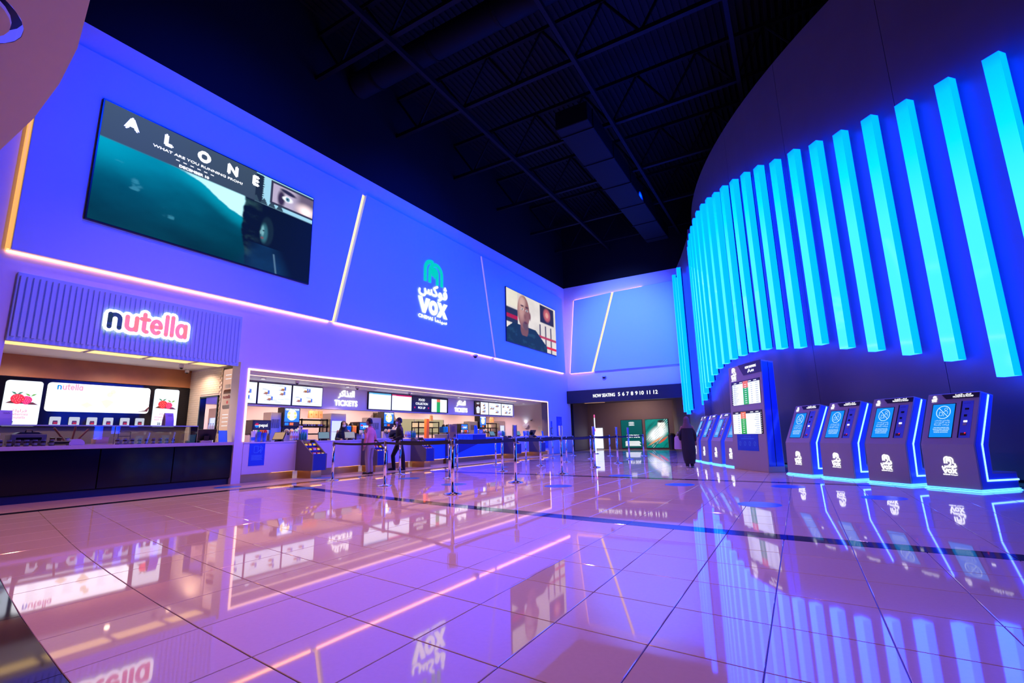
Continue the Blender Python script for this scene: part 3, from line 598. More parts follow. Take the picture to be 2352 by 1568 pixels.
for i,(y0,y1) in enumerate(((2.8,4.1),(4.2,5.2),(5.3,6.2),(6.3,7.0))):
    x=-12.98; t=thing('ceiling_lamp','amber light panel in the stall ceiling, %s from the left'%ORD[i],'ceiling light',(0,0,0),0,'amber stall lights')
    MB().box(-13.1,-12.66,y0,y1,2.962,2.98).build('diffuser','ceiling_amber',t); q=MB()
    for a in ((-13.13,-13.1,y0-.03,y1+.03),(-12.66,-12.63,y0-.03,y1+.03),(-13.13,-12.63,y0-.03,y0),(-13.13,-12.63,y1,y1+.03)): q.box(*a,2.955,2.98)
    q.build('frame','white_paint',t)
dome_camera((-13.5,6.3,2.95),90,'small dome camera on the snack stall ceiling',.06); dome_camera((-14.35,6.85,2.95),90,'tiny camera in the back corner of the snack stall',.05)
for i,(y,e) in enumerate(((3.6,1),(5.4,1),(6.6,.7))): spot('stall_lamp',(-13.5,y,2.9),(-13.7,y,0),(1,.66,.45),85*e,160,.6,.05)
# black back board with lit screens
t=thing('menu_board','black back board behind the stall counter carrying the lit screens','board',(-14.598,2.68,0),90)
MB().box(0,4.4,-.06,0,1.42,2.48).build('board','black_gloss',t)
def rounded_screen(name,label,y0,y1,z0,z1,r=.07,m='screen_white'):
    t=thing(name,label,'screen',(-14.535,y0,0),90,'lit screens on the stall back board'); MB().prism_y(rrect(0,y1-y0,z0,z1,r),-.03,0).build('panel',m,t); return t
def berries(t,w,z0,h,price=True):
    a=MB(); 
    def B(cx,cz,r,m):
        q=MB(); q.poly([(cx+r*1.1*math.cos(a_),cz+r*(1.0*math.sin(a_)-.15*(abs(math.cos(a_))<.5)*(math.sin(a_)<0))) for a_ in [R(12*i) for i in range(30)]],-.033); q.build('berry',m,t)
        s=MB()
        for k in range(16):
            an=k*2.4; rr=r*.85*math.sqrt((k+.5)/16); s.disc(cx+rr*1.05*math.cos(an),cz+rr*math.sin(an),r*.05,-.0345,6,rz=r*.08)
        s.build('berry_seeds','yellow_dim',t)
    q=MB(); q.poly([(w*.06,z0+h*.50),(w*.2,z0+h*.55),(w*.35,z0+h*.53),(w*.6,z0+h*.52),(w*.78,z0+h*.53),(w*.93,z0+h*.475),(w*.7,z0+h*.475),(w*.5,z0+h*.49),(w*.3,z0+h*.49)],-.0325); q.build('drizzle_print','jar_brown',t)
    B(w*.36,z0+h*.60,w*.17,'red_glow'); B(w*.60,z0+h*.575,w*.14,'berry_pink')
    for cx,cz,m in ((w*.33,z0+h*.70,'leaf_dark'),(w*.70,z0+h*.67,'leaf_light')):
        q=MB()
        for sx in (-1,1): q.poly([(cx,cz-w*.02),(cx+sx*w*.09,cz-w*.01+w*.02),(cx+sx*w*.16,cz+w*.08),(cx+sx*w*.06,cz+w*.06)][::sx],-.0335)
        q.build('leaf_print',m,t)
    q=MB(); text(q,'strawberries',w*.08,z0+h*.235,w*.13,-.033,al='L',width=w*.62); text(q,'with nutella',w*.08,z0+h*.165,w*.13,-.033,al='L',width=w*.56); text(q,'\uFE94\uFEDF\uFEED\uFE8D\uFEAE\uFED3',w*.66,z0+h*.31,w*.14,-.033,al='R',width=w*.4); q.build('pink_lettering','pink_text',t)
    q=MB(); text(q,'22',w*.28,z0+h*.055,w*.13,-.033,bold=.004); q.build('price','navy_text',t)
t=rounded_screen('poster_screen','white lit strawberry screen at the left end of the stall back board',3.40,4.00,1.43,2.41,.06); berries(t,.60,1.43,.98)
t=rounded_screen('poster_screen','white lit strawberry screen beside the tiled side wall of the stall',6.21,6.79,1.43,2.42,.05); berries(t,.58,1.43,.98)
t=rounded_screen('menu_screen','wide white lit menu screen in the middle of the stall back board',4.08,6.10,1.765,2.415,.07,'screen_hot'); w=2.02
a=MB(); b=MB(); hazel_word(a,b,.16,2.27,.23,-.033); a.build('dark_letter','screen_blue',t); b.build('pink_letters','pink_pale',t)
q=MB()
for cx,rows_ in ((.28,8),(.58,5),(.88,6),(1.5,8),(1.82,9)):
    for k in range(rows_): q.quad(cx-.09,cx+.09-.05*(k%2),2.20-.045*k,2.21-.045*k,-.0325)
q.build('menu_lines','line_pale',t)
q=MB(); q.poly([(.62,1.93),(.74,1.86),(.86,1.93),(.74,2.0)],-.033); q.disc(1.22,2.27,.055,-.033); q.disc(1.16,2.20,.06,-.033); q.poly([(1.0,2.03),(1.1,2.08),(1.2,2.06),(1.26,2.02),(1.12,1.86)],-.033); tag(q.build('waffle_print','cream_glow',t),kind='stuff')
q=MB(); q.poly([(1.75,1.81),(2.0,1.815),(2.03,1.95),(1.98,1.9),(1.93,1.84)],-.033); q.build('drizzle_print','jar_brown',t)
t0=None
for i,y in enumerate((4.20,4.54,4.87,5.19,5.53,5.85)):
    if t0 is None:
        t0=rounded_screen('tile_screen','',y,y+.19,1.455,1.645,.02,'tile_screen_grey'); q=MB(); q.quad(.05,.14,1.475,1.54,-.033); q.quad(.055,.135,1.535,1.56,-.0332); q.build('jar_print','jar_brown',t0); q=MB(); q.quad(.07,.135,1.49,1.515,-.0335); q.build('label_print','jar_red',t0); t=t0
    else: t=dup(t0,(-14.535,y,0))
    t['label']='small white screen with a jar picture, %s from the left under the menu'%ORD[i]; t['group']='small jar screens under the menu'
# counter
CT=thing('stall_counter','long black gloss stall counter with a mauve stone top','counter',(-12,NY0,0),90)
MB().box(.005,4.245,-.02,.62,.925,1.0).build('worktop','stone_top',CT,bevel=.004)
for x0,x1 in ((.005,1.62),(1.635,2.95),(2.965,4.245)): MB().box(x0,x1,.03,.06,.16,.92).build('front_panel','black_gloss',CT,bevel=.004)
MB().box(.005,4.245,.06,.6,.14,.925).build('carcass','black_paint',CT); MB().box(.005,4.245,.10,.55,.0,.16).build('toe_kick','toe_kick',CT)
t=thing('sneeze_guard','clear glass guard standing on the stall counter','glass guard',(-12,NY0,1.0),90)
for x0,x1 in ((.03,1.82),(1.84,3.42)): MB().box(x0,x1,.06,.07,.0,.37).build('pane','clear_glass',t); MB().box(x0,x1,.05,.42,.37,.38).build('top_pane','clear_glass',t)
MB().box(3.41,3.42,.07,.42,0,.37).build('end_pane','clear_glass',t)
for x in (.03,1.83,3.42): MB().tube([(x,.065,0),(x,.065,.375)],.008,6).build('post','chrome',t)
MB().box(.03,3.42,.045,.06,.365,.385).build('edge_trim','edge_pale',t)
def jar(first=[None]):
    if first[0] is None:
        t=thing('jar','','jar',(0,0,0)); MB().lathe([(.032,0),(.036,.008),(.036,.075),(.028,.09)],12).build('glass_body','jar_brown',t,smooth=False); MB().lathe([(.0365,.015),(.0368,.06)],12).build('label_band','jar_label',t); MB().lathe([(.034,.088),(.036,.092),(.036,.112),(.033,.116)],12).build('lid','card_lilac',t); first[0]=t; return t
    return dup(first[0])
k=0
for grp,ys,xx,where in (('jars in the left row on the stall counter',[2.90+.115*i for i in range(7)],-12.14,'in the left row on the stall counter'),('jars in the right row on the stall counter',[4.62+.13*i for i in range(9)],-12.14,'in the right row on the stall counter')):
    for i,y in enumerate(ys):
        j=jar(); j.location=(xx,y,1.0); j['label']='small brown jar with pale lid, %s %s'%(ORD[i],where); j['group']=grp
def cardholder(loc,rz,label,s=1.):
    t=thing('tent_card',label,'tent card',loc,rz,'tent cards on the stall counter')
    MB().prism_x([(-.06*s,0),(-.05*s,.12*s),(-.012*s,.26*s),(.012*s,.26*s),(.05*s,.12*s),(.06*s,0),(.052*s,0),(.04*s,.12*s),(0,.245*s),(-.04*s,.12*s),(-.052*s,0)],-.085*s,.085*s).build('card','card_lilac',t)
    q=MB(); text(q,'nutella',0,.20*s,.035*s,-.045*s); q.build('print','plastic_black',t); return t
cardholder((-12.33,2.95,1.385),100,'lilac arched card at the left end of the glass guard'); cardholder((-12.33,5.60,1.385),100,'lilac arched card on the guard in front of the right strawberry screen',1.1)
t=thing('round_card','round lilac card standing on the stall counter below wooden batons','card',(-12.015,3.93,1.0),90); MB().prism_y([(.12*math.cos(R(a)),.03+.09*math.sin(R(a))) for a in range(-20,201,12)],0,.006).build('disc','card_lilac',t); MB().box(-.06,.06,0,.035,0,.006).build('foot','card_lilac',t)
t=thing('baton_holder','three brown wooden batons fanned out behind the round card','utensil stand',(-12.52,3.99,1.0),90)
for a,b in ((-.28,.34),(.05,.40),(.26,.32)): MB().tube([(a*.25,0,.05),(a,0,b)],.018,8).build('baton','wood_brown',t)
MB().lathe([(.05,0),(.055,.12),(.05,.12)],12).build('cup','plastic_white',t)
def appliance(name,label,cat,y,w,h,mat_,x=-12.55,d=.3,lid=True):
    t=thing(name,label,cat,(x,y,1.0),90); MB().box(0,w,-d/2,d/2,.02,h).build('body',mat_,t,bevel=.015)
    for a in (.03,w-.05): MB().box(a,a+.03,-d/2+.02,d/2-.02,0,.02).build('foot','plastic_black',t)
    if lid: MB().prism_y([(w*.12,h),(w*.88,h),(w*.75,h+.035),(w*.25,h+.035)],-d*.4,d*.4).build('lid','plastic_black',t); MB().tube([(w*.4,-d*.3,h+.03),(w*.42,-d*.3,h+.07),(w*.58,-d*.3,h+.07),(w*.6,-d*.3,h+.03)],.012,6).build('handle','plastic_black',t)
    q=MB(); q.quad(w*.15,w*.85,h*.5,h*.72,-d/2-.002); q.build('control_panel','black_gloss',t); return t
appliance('crepe_maker','black hot plate cooker behind the left jar row','cooker',3.05,.5,.22,'tray',x=-12.4); appliance('tray_warmer','low dark warmer tray next to the wooden batons','warmer',3.62,.33,.09,'tray',x=-12.35,d=.2,lid=False)
for i,y in enumerate((3.66,3.76,3.88)):
    t=thing('condiment_tub','condiment tub on the warmer tray, %s from the left'%ORD[i],'tub',(-12.35,y,1.09),0,'condiment tubs'); MB().lathe([(.03,0),(.04,.05),(.035,.05)],12).build('tub',['jar_brown','jar_brown','plastic_white'][i],t); MB().lathe([(.041,.05),(.041,.06),(.02,.065)],12).build('lid','plastic_black',t)
t=thing('paper_box','pink folded paper box on a dark tray','box',(-12.42,4.42,1.02),95); MB().prism_x([(-.08,0),(.08,0),(.10,.10),(-.09,.13)],-.1,.12).build('box','pink_box',t,bevel=.004); MB().box(-.1,.13,-.09,.09,.13,.137).build('flap','pink_box',t)
o=thing('tray','dark tray with a white rim under the pink box','tray',(-12.4,4.35,1.0),90); MB().box(-.25,.3,-.12,.12,0,.018).build('base','tray',o,bevel=.004); MB().box(-.26,.31,-.13,-.12,0,.022).build('rim','plastic_white',o)
t=thing('basket','pale box with small straws beside the hot plate cooker','container',(-12.5,2.86,1.0),90); MB().box(0,.14,-.06,.06,0,.13).build('box','cream',t,bevel=.006)
for i in range(4): MB().tube([(.03+.025*i,0,.1),(.02+.03*i,.0,.2+.012*i)],.005,5).build('straw',['jar_red','card_lilac','card_lilac','plastic_white'][i],t)
t=thing('wire_rack','thin black wire rack with a dark box behind the right jar row','rack',(-12.5,4.76,1.0),90)
for x in (0,.22): MB().tube([(x,0,0),(x,0,.26)],.006,5).build('upright','plastic_black',t)
for z in (.17,.26): MB().tube([(0,0,z),(.22,0,z)],.006,5).build('rail','plastic_black',t)
MB().box(.01,.21,-.06,.06,.0,.10).build('box','tray',t,bevel=.006)
# till corner
def pos(loc,rz,label,scr='screen_off',sc=1.,group='tills on the counters'):
    t=thing('point_of_sale_terminal',label,'till',loc,rz,group); s=sc
    MB().prism_x([(-.10*s,0),(.10*s,0),(.07*s,.05*s),(-.05*s,.05*s)],-.12*s,.12*s).build('base','plastic_black',t,bevel=.006)
    MB().prism_x([(-.02*s,.04*s),(.05*s,.04*s),(.06*s,.16*s),(.0,.16*s)],-.05*s,.05*s).build('stand','plastic_black',t)
    MB().prism_x([(-.10*s,.06*s),(-.075*s,.05*s),(.085*s,.30*s),(.06*s,.315*s)],-.20*s,.20*s).build('monitor','plastic_black',t,bevel=.006)
    q=MB(); c,d=(-.1*s-.0,.06*s),(.06*s,.315*s); L=lambda k,o=.004:(c[0]+(d[0]-c[0])*k-o*.85,c[1]+(d[1]-c[1])*k+o*.53)
    a,b=L(.07),L(.93); q.add([(-.18*s,*a),(.18*s,*a),(.18*s,*b),(-.18*s,*b)],[(0,1,2,3)]); q.build('display',scr,t); return t
pos((-12.3,6.45,1.0),250,'black till with its dark back to the hall on the stall counter')
t=thing('card_reader','small black card reader left of the stall till','card reader',(-12.2,6.0,1.0),80); MB().prism_x([(-.06,0),(.06,0),(.06,.05),(-.05,.025)],-.04,.04).build('body','plastic_black',t,bevel=.004); q=MB(); q.box(-.03,.03,.02,.05,.0455,.05); q.build('keypad','tray',t)
t=thing('notice_card','light blue notice card standing by the stall till','notice',(-12.13,6.66,1.0),95); MB().prism_x([(0,0),(.008,0),(.048,.28),(.04,.28)],0,.22).build('card','notice_light',t); MB().box(0,.22,0,.09,0,.006).build('foot','notice_light',t)
# jar poster beside the opening
t=thing('jar_poster','tall black-framed backlit poster of a big jar beside the stall opening','poster',(-12.88,7.068,0),0)
MB().box(.0,.66,-.05,0,1.22,2.92).build('frame','plastic_black',t,bevel=.008); q=MB(); q.prism_y(rrect(.05,.52,1.28,2.86,.05),-.056,-.05); q.build('panel','poster_pink',t)
q=MB(); q.poly(rrect(.12,.47,1.83,2.33,.06),-.058); q.build('jar_print','jar_brown',t); q=MB(); q.quad(.10,.49,1.93,2.22,-.0585); q.build('label_print','jar_label',t); q=MB(); q.poly(rrect(.17,.42,2.36,2.46,.02),-.0585); q.build('lid_print','plastic_white',t)
q=MB(); text(q,'nutella',.29,2.10,.13,-.0595,bold=.004,width=.34); q.disc(.33,2.0,.04,-.0595); q.build('red_print','jar_red',t)
q=MB()
for zz in (1.40,1.50,1.60,1.68,2.60,2.70): q.quad(.16,.42,zz,zz+.014,-.0575)
q.build('highlight_print','screen_white',t)
# cooler seen through the stall doorway
def cooler(name,label,loc,rz,w,h,d,glow='fridge_glow',body='steel',bottles=True,shelves=3):
    t=thing(name,label,'fridge',loc,rz); MB().box(0,w,.03,d,.0,h).build('cabinet',body,t,bevel=.01)
    q=MB(); f=.07*w
    for a in ((0,f,0,h),(w-f,w,0,h),(f,w-f,h*.86,h),(f,w-f,0,h*.22)): q.box(a[0],a[1],0,.03,a[2],a[3])
    q.build('door_frame',body,t); MB().quad(f,w-f,h*.22,h*.86,.028).build('lit_interior',glow,t); MB().box(w-f*.8,w-f*.4,-.03,0,h*.4,h*.7).build('handle','chrome',t)
    for i in range(1,shelves): z=h*(.22+.64*i/shelves); MB().box(f,w-f,.005,.027,z,z+.015).build('shelf','chrome',t)
    return t
ck=cooler('bottle_cooler','lit bottle cooler seen through the stall doorway',(-15.35,8.05,0),0,.95,2.0,.6)
for sh in range(3):
    z=2.0*(.22+.64*sh/3)+.016
    for i in range(6):
        t=thing('bottle','%s bottle on the %s shelf of the cooler behind the stall doorway'%(ORD[i],('bottom','middle','top')[sh]),'bottle',(-15.21+.12*i,8.01,z),0,'bottles in the stall cooler'); MB().lathe([(.03,0),(.035,.01),(.035,.15),(.012,.2),(.012,.23)],10).build('body','bottle_clear',t,smooth=True); MB().lathe([(.014,.225),(.014,.245)],8).build('cap','cup_blue',t)
# ------------------------------------------------------------------ ticket and food hall behind the long wall
struct(MB().box(-17.2,-16.9,7.19,25.6,0,3.0).build('wall_hall_back','pink_wall'))
he=MB(); he.box(-16.9,-12.35,25.5,25.8,0,3.0); struct(he.build('wall_hall_end','pink_wall'))
struct(MB().box(-17,-12.3,7.19,25.6,2.8,2.95).build('ceiling_hall','white_paint'))
MB().box(-16.9,-14.6,7.19,7.21,0,2.8).build('wall_hall_near','pink_wall')['kind']='structure'
bk=MB(); bk.box(-14.25,-14.0,7.2,24.12,2.05,2.8); struct(bk.build('wall_bulkhead','white_paint'))
jb=MB(); jb.box(-12.35,-12.0,24.36,24.425,.93,2.82); struct(jb.build('trim_3','taupe'))
# lit frame round the opening
t=thing('led_frame','pink-white glowing line framing the ticket counter opening','light strip',(-12,TY0,0),90)
w=TY1-TY0
for nm,a in (('top_strip',(-.03,w+.03,2.80,2.845)),('left_strip',(-.03,.012,1.0,2.845)),('right_strip',(w-.012,w+.03,.95,2.845))): MB().box(a[0],a[1],-.02,0,a[2],a[3]).build(nm,'frame_glow',t)
t=thing('ceiling_strip','warm light line running along the ticket hall ceiling','light strip',(-12.75,7.3,2.79),90); MB().box(0,14.9,-.02,.03,-.01,.01).build('diffuser','line_glow',t); MB().box(0,14.9,-.03,.04,.0,.01).build('housing','white_paint',t)
for i,y in enumerate((8.4,9.9,11.5,13.1,14.7,16.3,17.9,19.5,21.1,22.7,24.0)):
    if i%2==0:
        t=thing('downlight','small round downlight in the ticket hall ceiling, %s from the stall end'%ORD[i//2],'ceiling light',(-13.3,y,2.79),0,'downlights over the counter'); MB().lathe([(.07,-.012),(.085,0),(.085,.008)],16).build('ring','white_paint',t); MB().lathe([(.055,-.0135),(.055,-.012)],14).build('lens','white_glow',t)
for i,y in enumerate((9.8,12.2,15.2,19.3)):
    t=thing('ceiling_vent','round white air vent in the ticket hall ceiling, %s from the stall end'%ORD[i],'vent',(-13.45,y+.5,2.79),0,'ceiling vents')
    MB().lathe([(.16,-.03),(.22,-.005),(.23,.008)],20).build('ring','white_paint',t); MB().lathe([(.03,-.05),(.10,-.035),(.10,-.03)],16).build('cone','white_paint',t)
for i,(y,e) in enumerate(((8.6,.9),(11.5,1),(14.5,1),(17.5,1),(20.5,1),(23.6,.9))):
    spot('hall_lamp',(-13.1,y,2.7),(-13.2,y,0),(1,.62,.62),170*e,116,.5,.05)
    spot('hall_back_lamp',(-15.2,y,2.7),(-15.6,y,0),(1,.64,.56),260*e,165,.5,.05)
dome_camera((-13.2,9.45,2.79),90,'dome camera in front of the second menu screen',.06); dome_camera((-13.1,11.75,2.79),90,'dome camera left of the first tickets lettering',.07)
dome_camera((-13.3,14.6,2.79),90,'dome camera above the two blank screens',.06); dome_camera((-13.6,25.42,1.95),90,'dark dome camera on the far end wall of the hall',.06)

# ---- menu screens on the bulkhead
def menu(y0,y1,label,kind,seed):
    t=thing('menu_screen',label,'screen',(-14.0,y0,0),90,'menu screens over the counter'); w=y1-y0-.012
    MB().box(0,w,-.07,0,2.10,2.765).build('frame','plastic_black',t,bevel=.005)
    r=random.Random(seed); y=-.0715; a,b,z0,z1=.022,w-.022,2.122,2.743
    if kind in('food','coffee'):
        MB().quad(a,b,z0,z1,y).build('panel','screen_white',t); q=MB(); c=MB(); d=MB(); e=MB(); x0=a
        if kind=='coffee':
            x0=a+.5; MB().quad(a,x0-.02,z0,z1,y-.001).build('dark_panel','jar_brown',t); g=MB(); g.poly([(a+.12,z0+.05),(a+.38,z0+.05),(a+.42,z0+.34),(a+.08,z0+.34)],y-.002); g.disc(a+.25,z0+.36,.10,y-.0021,14,rz=.04); text(g,'HOT',a+.25,z0+.5,.12,y-.002,bold=.006); g.build('coffee_print','line_pale',t)
        for k in range(r.randint(4,6)):
            x=r.uniform(x0+.08,b-.28); z=r.choice((z0+.12,z0+.3,z0+.44)); c.poly([(x,z),(x+.12,z-.02),(x+.2,z+.03),(x+.1,z+.06)],y-.002); d.quad(x+.03,x+.16,z+.045,z+.06,y-.0025); e.quad(x+.15,x+.21,z,z+.11,y-.0022)
            q.quad(x-.02,x+.18,z+.125,z+.133,y-.001); q.quad(x-.02,x+.1,z+.143,z+.151,y-.001)
        for k in range(7): x=x0+.08+(b-x0-.3)*r.random(); z=z0+.05+.02*k; q.quad(x,x+.2,z,z+.006,y-.001)
        text(q,'snacks & combos',(x0+b)/2,z1-.055,.04,y-.001)
        [tag(o_,kind='stuff') for o_ in (q.build('menu_lines','grey_text',t),c.build('burger_print','food_print',t),d.build('topping_print','yellow_print',t),e.build('drink_print','blue_print',t))]
    elif kind=='blank':
        MB().quad(a,b,z0,z1,y).build('panel','screen_white',t); MB().quad(a,b,z1-.05,z1,y-.001).build('title_bar',('cyan_bar','magenta')[seed],t); q=MB(); text(q,'now serving' if seed else 'preparing',a+.05,z1-.038,.035,y-.002,al='L'); q.build('lettering','text_white',t)
    elif kind=='pickup':
        MB().quad(a,b,z0,z1,y).build('panel','screen_black',t); q=MB(); text(q,'FOOD',w/2,z0+.44,.14,y-.001,bold=.006); text(q,'COLLECTION',w/2,z0+.28,.13,y-.001,bold=.006); text(q,'PICK UP',w/2,z0+.11,.13,y-.001,bold=.006); q.build('lettering','text_white',t)
        q=MB()
        for x in (w*.14,w*.86): q.poly([(x,z0+.10),(x+.05,z0+.165),(x+.035,z0+.195),(x,z0+.18),(x-.035,z0+.195),(x-.05,z0+.165)],y-.001)
        q.build('heart_print','heart_red',t)
    else:
        MB().quad(a,b,z0,z1-.05,y).build('panel','screen_white',t); MB().quad(a,b,z1-.05,z1,y).build('header_bar','screen_black',t); MB().quad(b-.09,b,z0,z1-.05,y-.0005).build('number_bar','screen_black',t)
        MB().quad(a+.36,a+.60,z0,z1-.17,y-.001).build('green_rows','green_row',t); MB().quad(a+.36,a+.60,z1-.17,z1-.05,y-.001).build('orange_rows','orange_row',t); q=MB()
        for k in range(10): q.quad(a+.22,a+.3,z0+.03+.052*k,z0+.04+.052*k,y-.001)
        q.build('row_text','grey_text',t)
    return t
for a in ((7.85,8.66,'menu screen at the stall end, cut off by the pillar','food',1),(8.66,9.82,'menu screen with burgers and cups, second from the stall end','food',2),(9.82,11.0,'menu screen left of the first tickets lettering','food',3),
 (13.05,14.27,'blank white screen with a cyan title bar','blank',0),(14.27,15.47,'blank white screen with a magenta title bar','blank',1),(15.47,16.71,'black screen reading FOOD COLLECTION PICK UP','pickup',0),(16.71,17.94,'schedule screen with a green column beside the food pick up screen','table',0),
 (20.1,21.35,'menu screen with a coffee picture right of the second tickets lettering','coffee',4),(21.35,22.62,'menu screen in the middle of the far group of three','food',5),(22.62,23.88,'menu screen at the far right end of the bulkhead','food',6)): menu(*a)
for y,l in ((12.05,'first white TICKETS lettering with Arabic above it, nearest the stall'),(19.0,'second white TICKETS lettering with Arabic above it, at the far end')):
    t=thing('tickets_sign',l,'sign',(-14.0,y,0),90,'tickets lettering on the bulkhead'); q=MB(); text(q,'TICKETS',0,2.19,.27,-.03,bold=.012,width=1.02); text(q,AR_TICKETS,0,2.52,.30,-.03,bold=.012,width=.72); q.build('lettering','white_glow',t)

# ---- counters
def counter(name,label,y0,y1,mats,z1=.985,led=False,x=-12.0):
    t=thing(name,label,'counter',(x,y0,0),90); w=y1-y0
    MB().box(0,w,0,.5,.2,z1-.03).build('front_panel',mats[0],t,bevel=.004); MB().box(0,w,-.012,.62,z1-.03,z1).build('worktop',mats[1],t,bevel=.003)
    MB().box(0,w,.10,.45,0,.2).build('kick_plate',mats[2],t); MB().box(w*.55,w,.02,.05,.197,.1995).build('kick_strip','kick_glow',t)
    if led: MB().box(0,w,.06,.075,.188,.2).build('led_strip','line_glow',t)
    return t
counter('service_counter','white ticket counter nearest the snack stall with a blue poster',7.20,8.70,('counter_white','counter_white','bronze'))
counter('service_counter','white ticket counter between the first two snack displays',9.16,11.02,('counter_white','counter_white','bronze'))
counter('service_counter','white ticket counter behind the two customers',11.48,13.30,('counter_white','counter_white','bronze'))
counter('service_counter','bright blue counter left of the navy low desk',13.76,15.28,('blue_laminate','counter_white','bronze'),led=True)
counter('service_counter','bright blue counter right of the navy low desk',18.05,19.62,('blue_laminate','counter_white','bronze'),led=True)
counter('service_counter','white ticket counter between the last two snack displays',20.08,22.12,('counter_white','counter_white','bronze'))
counter('service_counter','white ticket counter at the far end of the hall',22.58,24.36,('counter_white','counter_white','bronze'))
# low accessible desk with its slanted navy front
t=thing('reception_desk','navy and blue reception desk with a slanted dark side front','desk',(-11.95,15.3,0),90)
MB().box(0,2.72,.0,.55,.2,.78).build('front_panel','blue_laminate',t,bevel=.004); MB().box(0,2.72,-.02,.6,.75,1.10).build('upper_panel','blue_laminate',t,bevel=.006)
MB().prism_y([(0,.30),(.42,.30),(2.25,.74),(0,.74)],-.03,0).build('slanted_panel','navy_laminate',t); MB().box(-.02,.36,-.035,.6,.30,1.12).build('grey_end','grey_laminate',t,bevel=.004); MB().box(1.75,2.72,-.03,-.02,.77,1.09).build('navy_inset','navy_laminate',t)
MB().box(-.02,2.74,-.04,.62,1.10,1.125).build('worktop','counter_white',t,bevel=.003); MB().box(.1,2.7,.1,.5,0,.2).build('kick_plate','bronze',t); MB().box(.1,2.7,.06,.075,.188,.2).build('led_strip','line_glow',t)
q=MB()
for k in range(4): x=.62+.27*k; q.stroke(arc(x,.93,.06,0,360,10)[:-1],.014,-.022,closed=True); q.stroke([(x,.93),(x+.03,.99)],.014,-.022)
for k in range(2): q.quad(.8,1.4,1.03+.025*k,1.035+.025*k,-.022)
q.build('pictogram_print','notice_light',t)
# snack displays
def snack(y,label,seed):
    t=thing('snack_display',label,'display stand',(-12.0,y,0),90,'candy stands in front of the counters'); r=random.Random(seed); w=.46
    prof=[(-.70,.20),(-.70,.64),(-.66,.64),(-.16,1.0),(-.02,1.0),(.0,1.0),(.0,.20)]
    for x,nm in ((0,'side_panel'),(w-.03,'side_panel')): MB().prism_x(prof,x,x+.03).build(nm,'grey_laminate',t)
    MB().box(.03,w-.03,-.70,-.67,.20,.64).build('front_panel','navy_laminate',t); MB().box(.03,w-.03,-.67,-.02,.20,.24).build('bottom','grey_laminate',t)
    for i in range(3):
        a=-.66+.19*i; z=.56+.125*i; MB().box(.03,w-.03,a,a+.19,z-.02,z).build('tier','grey_laminate',t); MB().box(.03,w-.03,a,a+.012,z,z+.05).build('tier_lip','navy_laminate',t)
    MB().box(-.01,w+.01,-.16,.1,1.0,1.02).build('top','grey_laminate',t); MB().box(.06,w-.06,-.58,-.02,0,.2).build('kick_plate','bronze',t); MB().box(.06,w-.06,-.64,-.60,.197,.1995).build('led_strip','kick_glow',t)
    for i in range(3):
        for k in range(3):
            m=r.choice(('red_pack','orange_pack','blue_pack','jar_brown','orange_pack')); p=thing('candy_packet','%s candy packet, %s of the %s row, %s'%({'red_pack':'red','orange_pack':'orange','blue_pack':'blue','jar_brown':'brown'}[m],('left','middle','right')[k],('front','middle','back')[i],label.split(',')[0]),'candy',(-12+.63-.19*i,y+.07+.13*k,.56+.125*i),90+r.uniform(-8,8),'candy packets on the '+label.split(',')[0])
            MB().prism_x([(-.02,0),(.02,0),(.06,.12),(.035,.12)],0,.11).build('bag',m,p); q=MB(); q.add([(.015,-.0215,.02),(.095,-.0215,.02),(.095,.017,.10),(.015,.017,.10)],[(0,1,2,3)]); q.build('print','yellow_print' if m!='orange_pack' else 'plastic_white',p)
    return t
for i,(y,s) in enumerate(((8.70,1),(11.02,2),(13.30,3),(19.62,4),(22.12,5))): snack(y,'%s snack stand from the stall'%ORD[i],s)
# blue posters on counters and walls
def notice(label,y,x,w,z0,z1,rz=90,icon=True,name='blue_notice',yy=None):
    t=thing(name,label,'notice',(x+.001,y,0),rz,'blue notices'); MB().box(0,w,-.006,0,z0,z1).build('sheet','notice_blue',t)
    h=z1-z0; q=MB()
    if icon:
        q.stroke(rrect(w*.30,w*.55,z0+h*.58,z0+h*.88,.03*w),.025*w,-.0075,closed=True); q.stroke(arc(w*.62,z0+h*.75,w*.12,-80,80,8),.03*w,-.0075); q.stroke(arc(w*.62,z0+h*.75,w*.2,-70,70,8),.03*w,-.0075); q.stroke([(w*.58,z0+h*.62),(w*.70,z0+h*.72),(w*.74,z0+h*.56)],.03*w,-.0075)
    for k in range(7): q.quad(w*.14+.03*w*(k%2),w*.86-.03*w*(k%3),z0+h*(.25+.035*k),z0+h*(.265+.035*k),-.0075)
    q.build('print','notice_light',t); return t
notice('tall blue notice with hand icon on the counter nearest the stall',7.36,-12,.42,.40,.95)
notice('tall blue notice on the white wall past the far counter',25.5,-12,.72,.95,2.05); notice('small blue notice beside the far end of the lit frame',24.75,-12,.16,1.45,1.78,icon=False)
notice('blue notice on the far end of the last ticket counter',23.95,-12.0,.36,.32,.925)
t=thing('wall_panel_box','small dark framed panel on the white wall below the small notice','wall panel',(-12,24.72,0),90); MB().box(0,.22,-.03,0,1.05,1.42).build('frame','kiosk_dark',t,bevel=.005); MB().box(.03,.19,-.034,-.03,1.09,1.38).build('face','print_pale',t)
t=thing('wall_phone','white telephone handset hanging on the wall below the framed panel','telephone',(-12,24.8,0),90); MB().box(0,.09,-.03,0,.76,.98).build('base','plastic_white',t,bevel=.008); MB().tube([(.045,-.05,.78),(.05,-.06,.88),(.045,-.05,.98)],.022,8).build('handset','plastic_white',t)

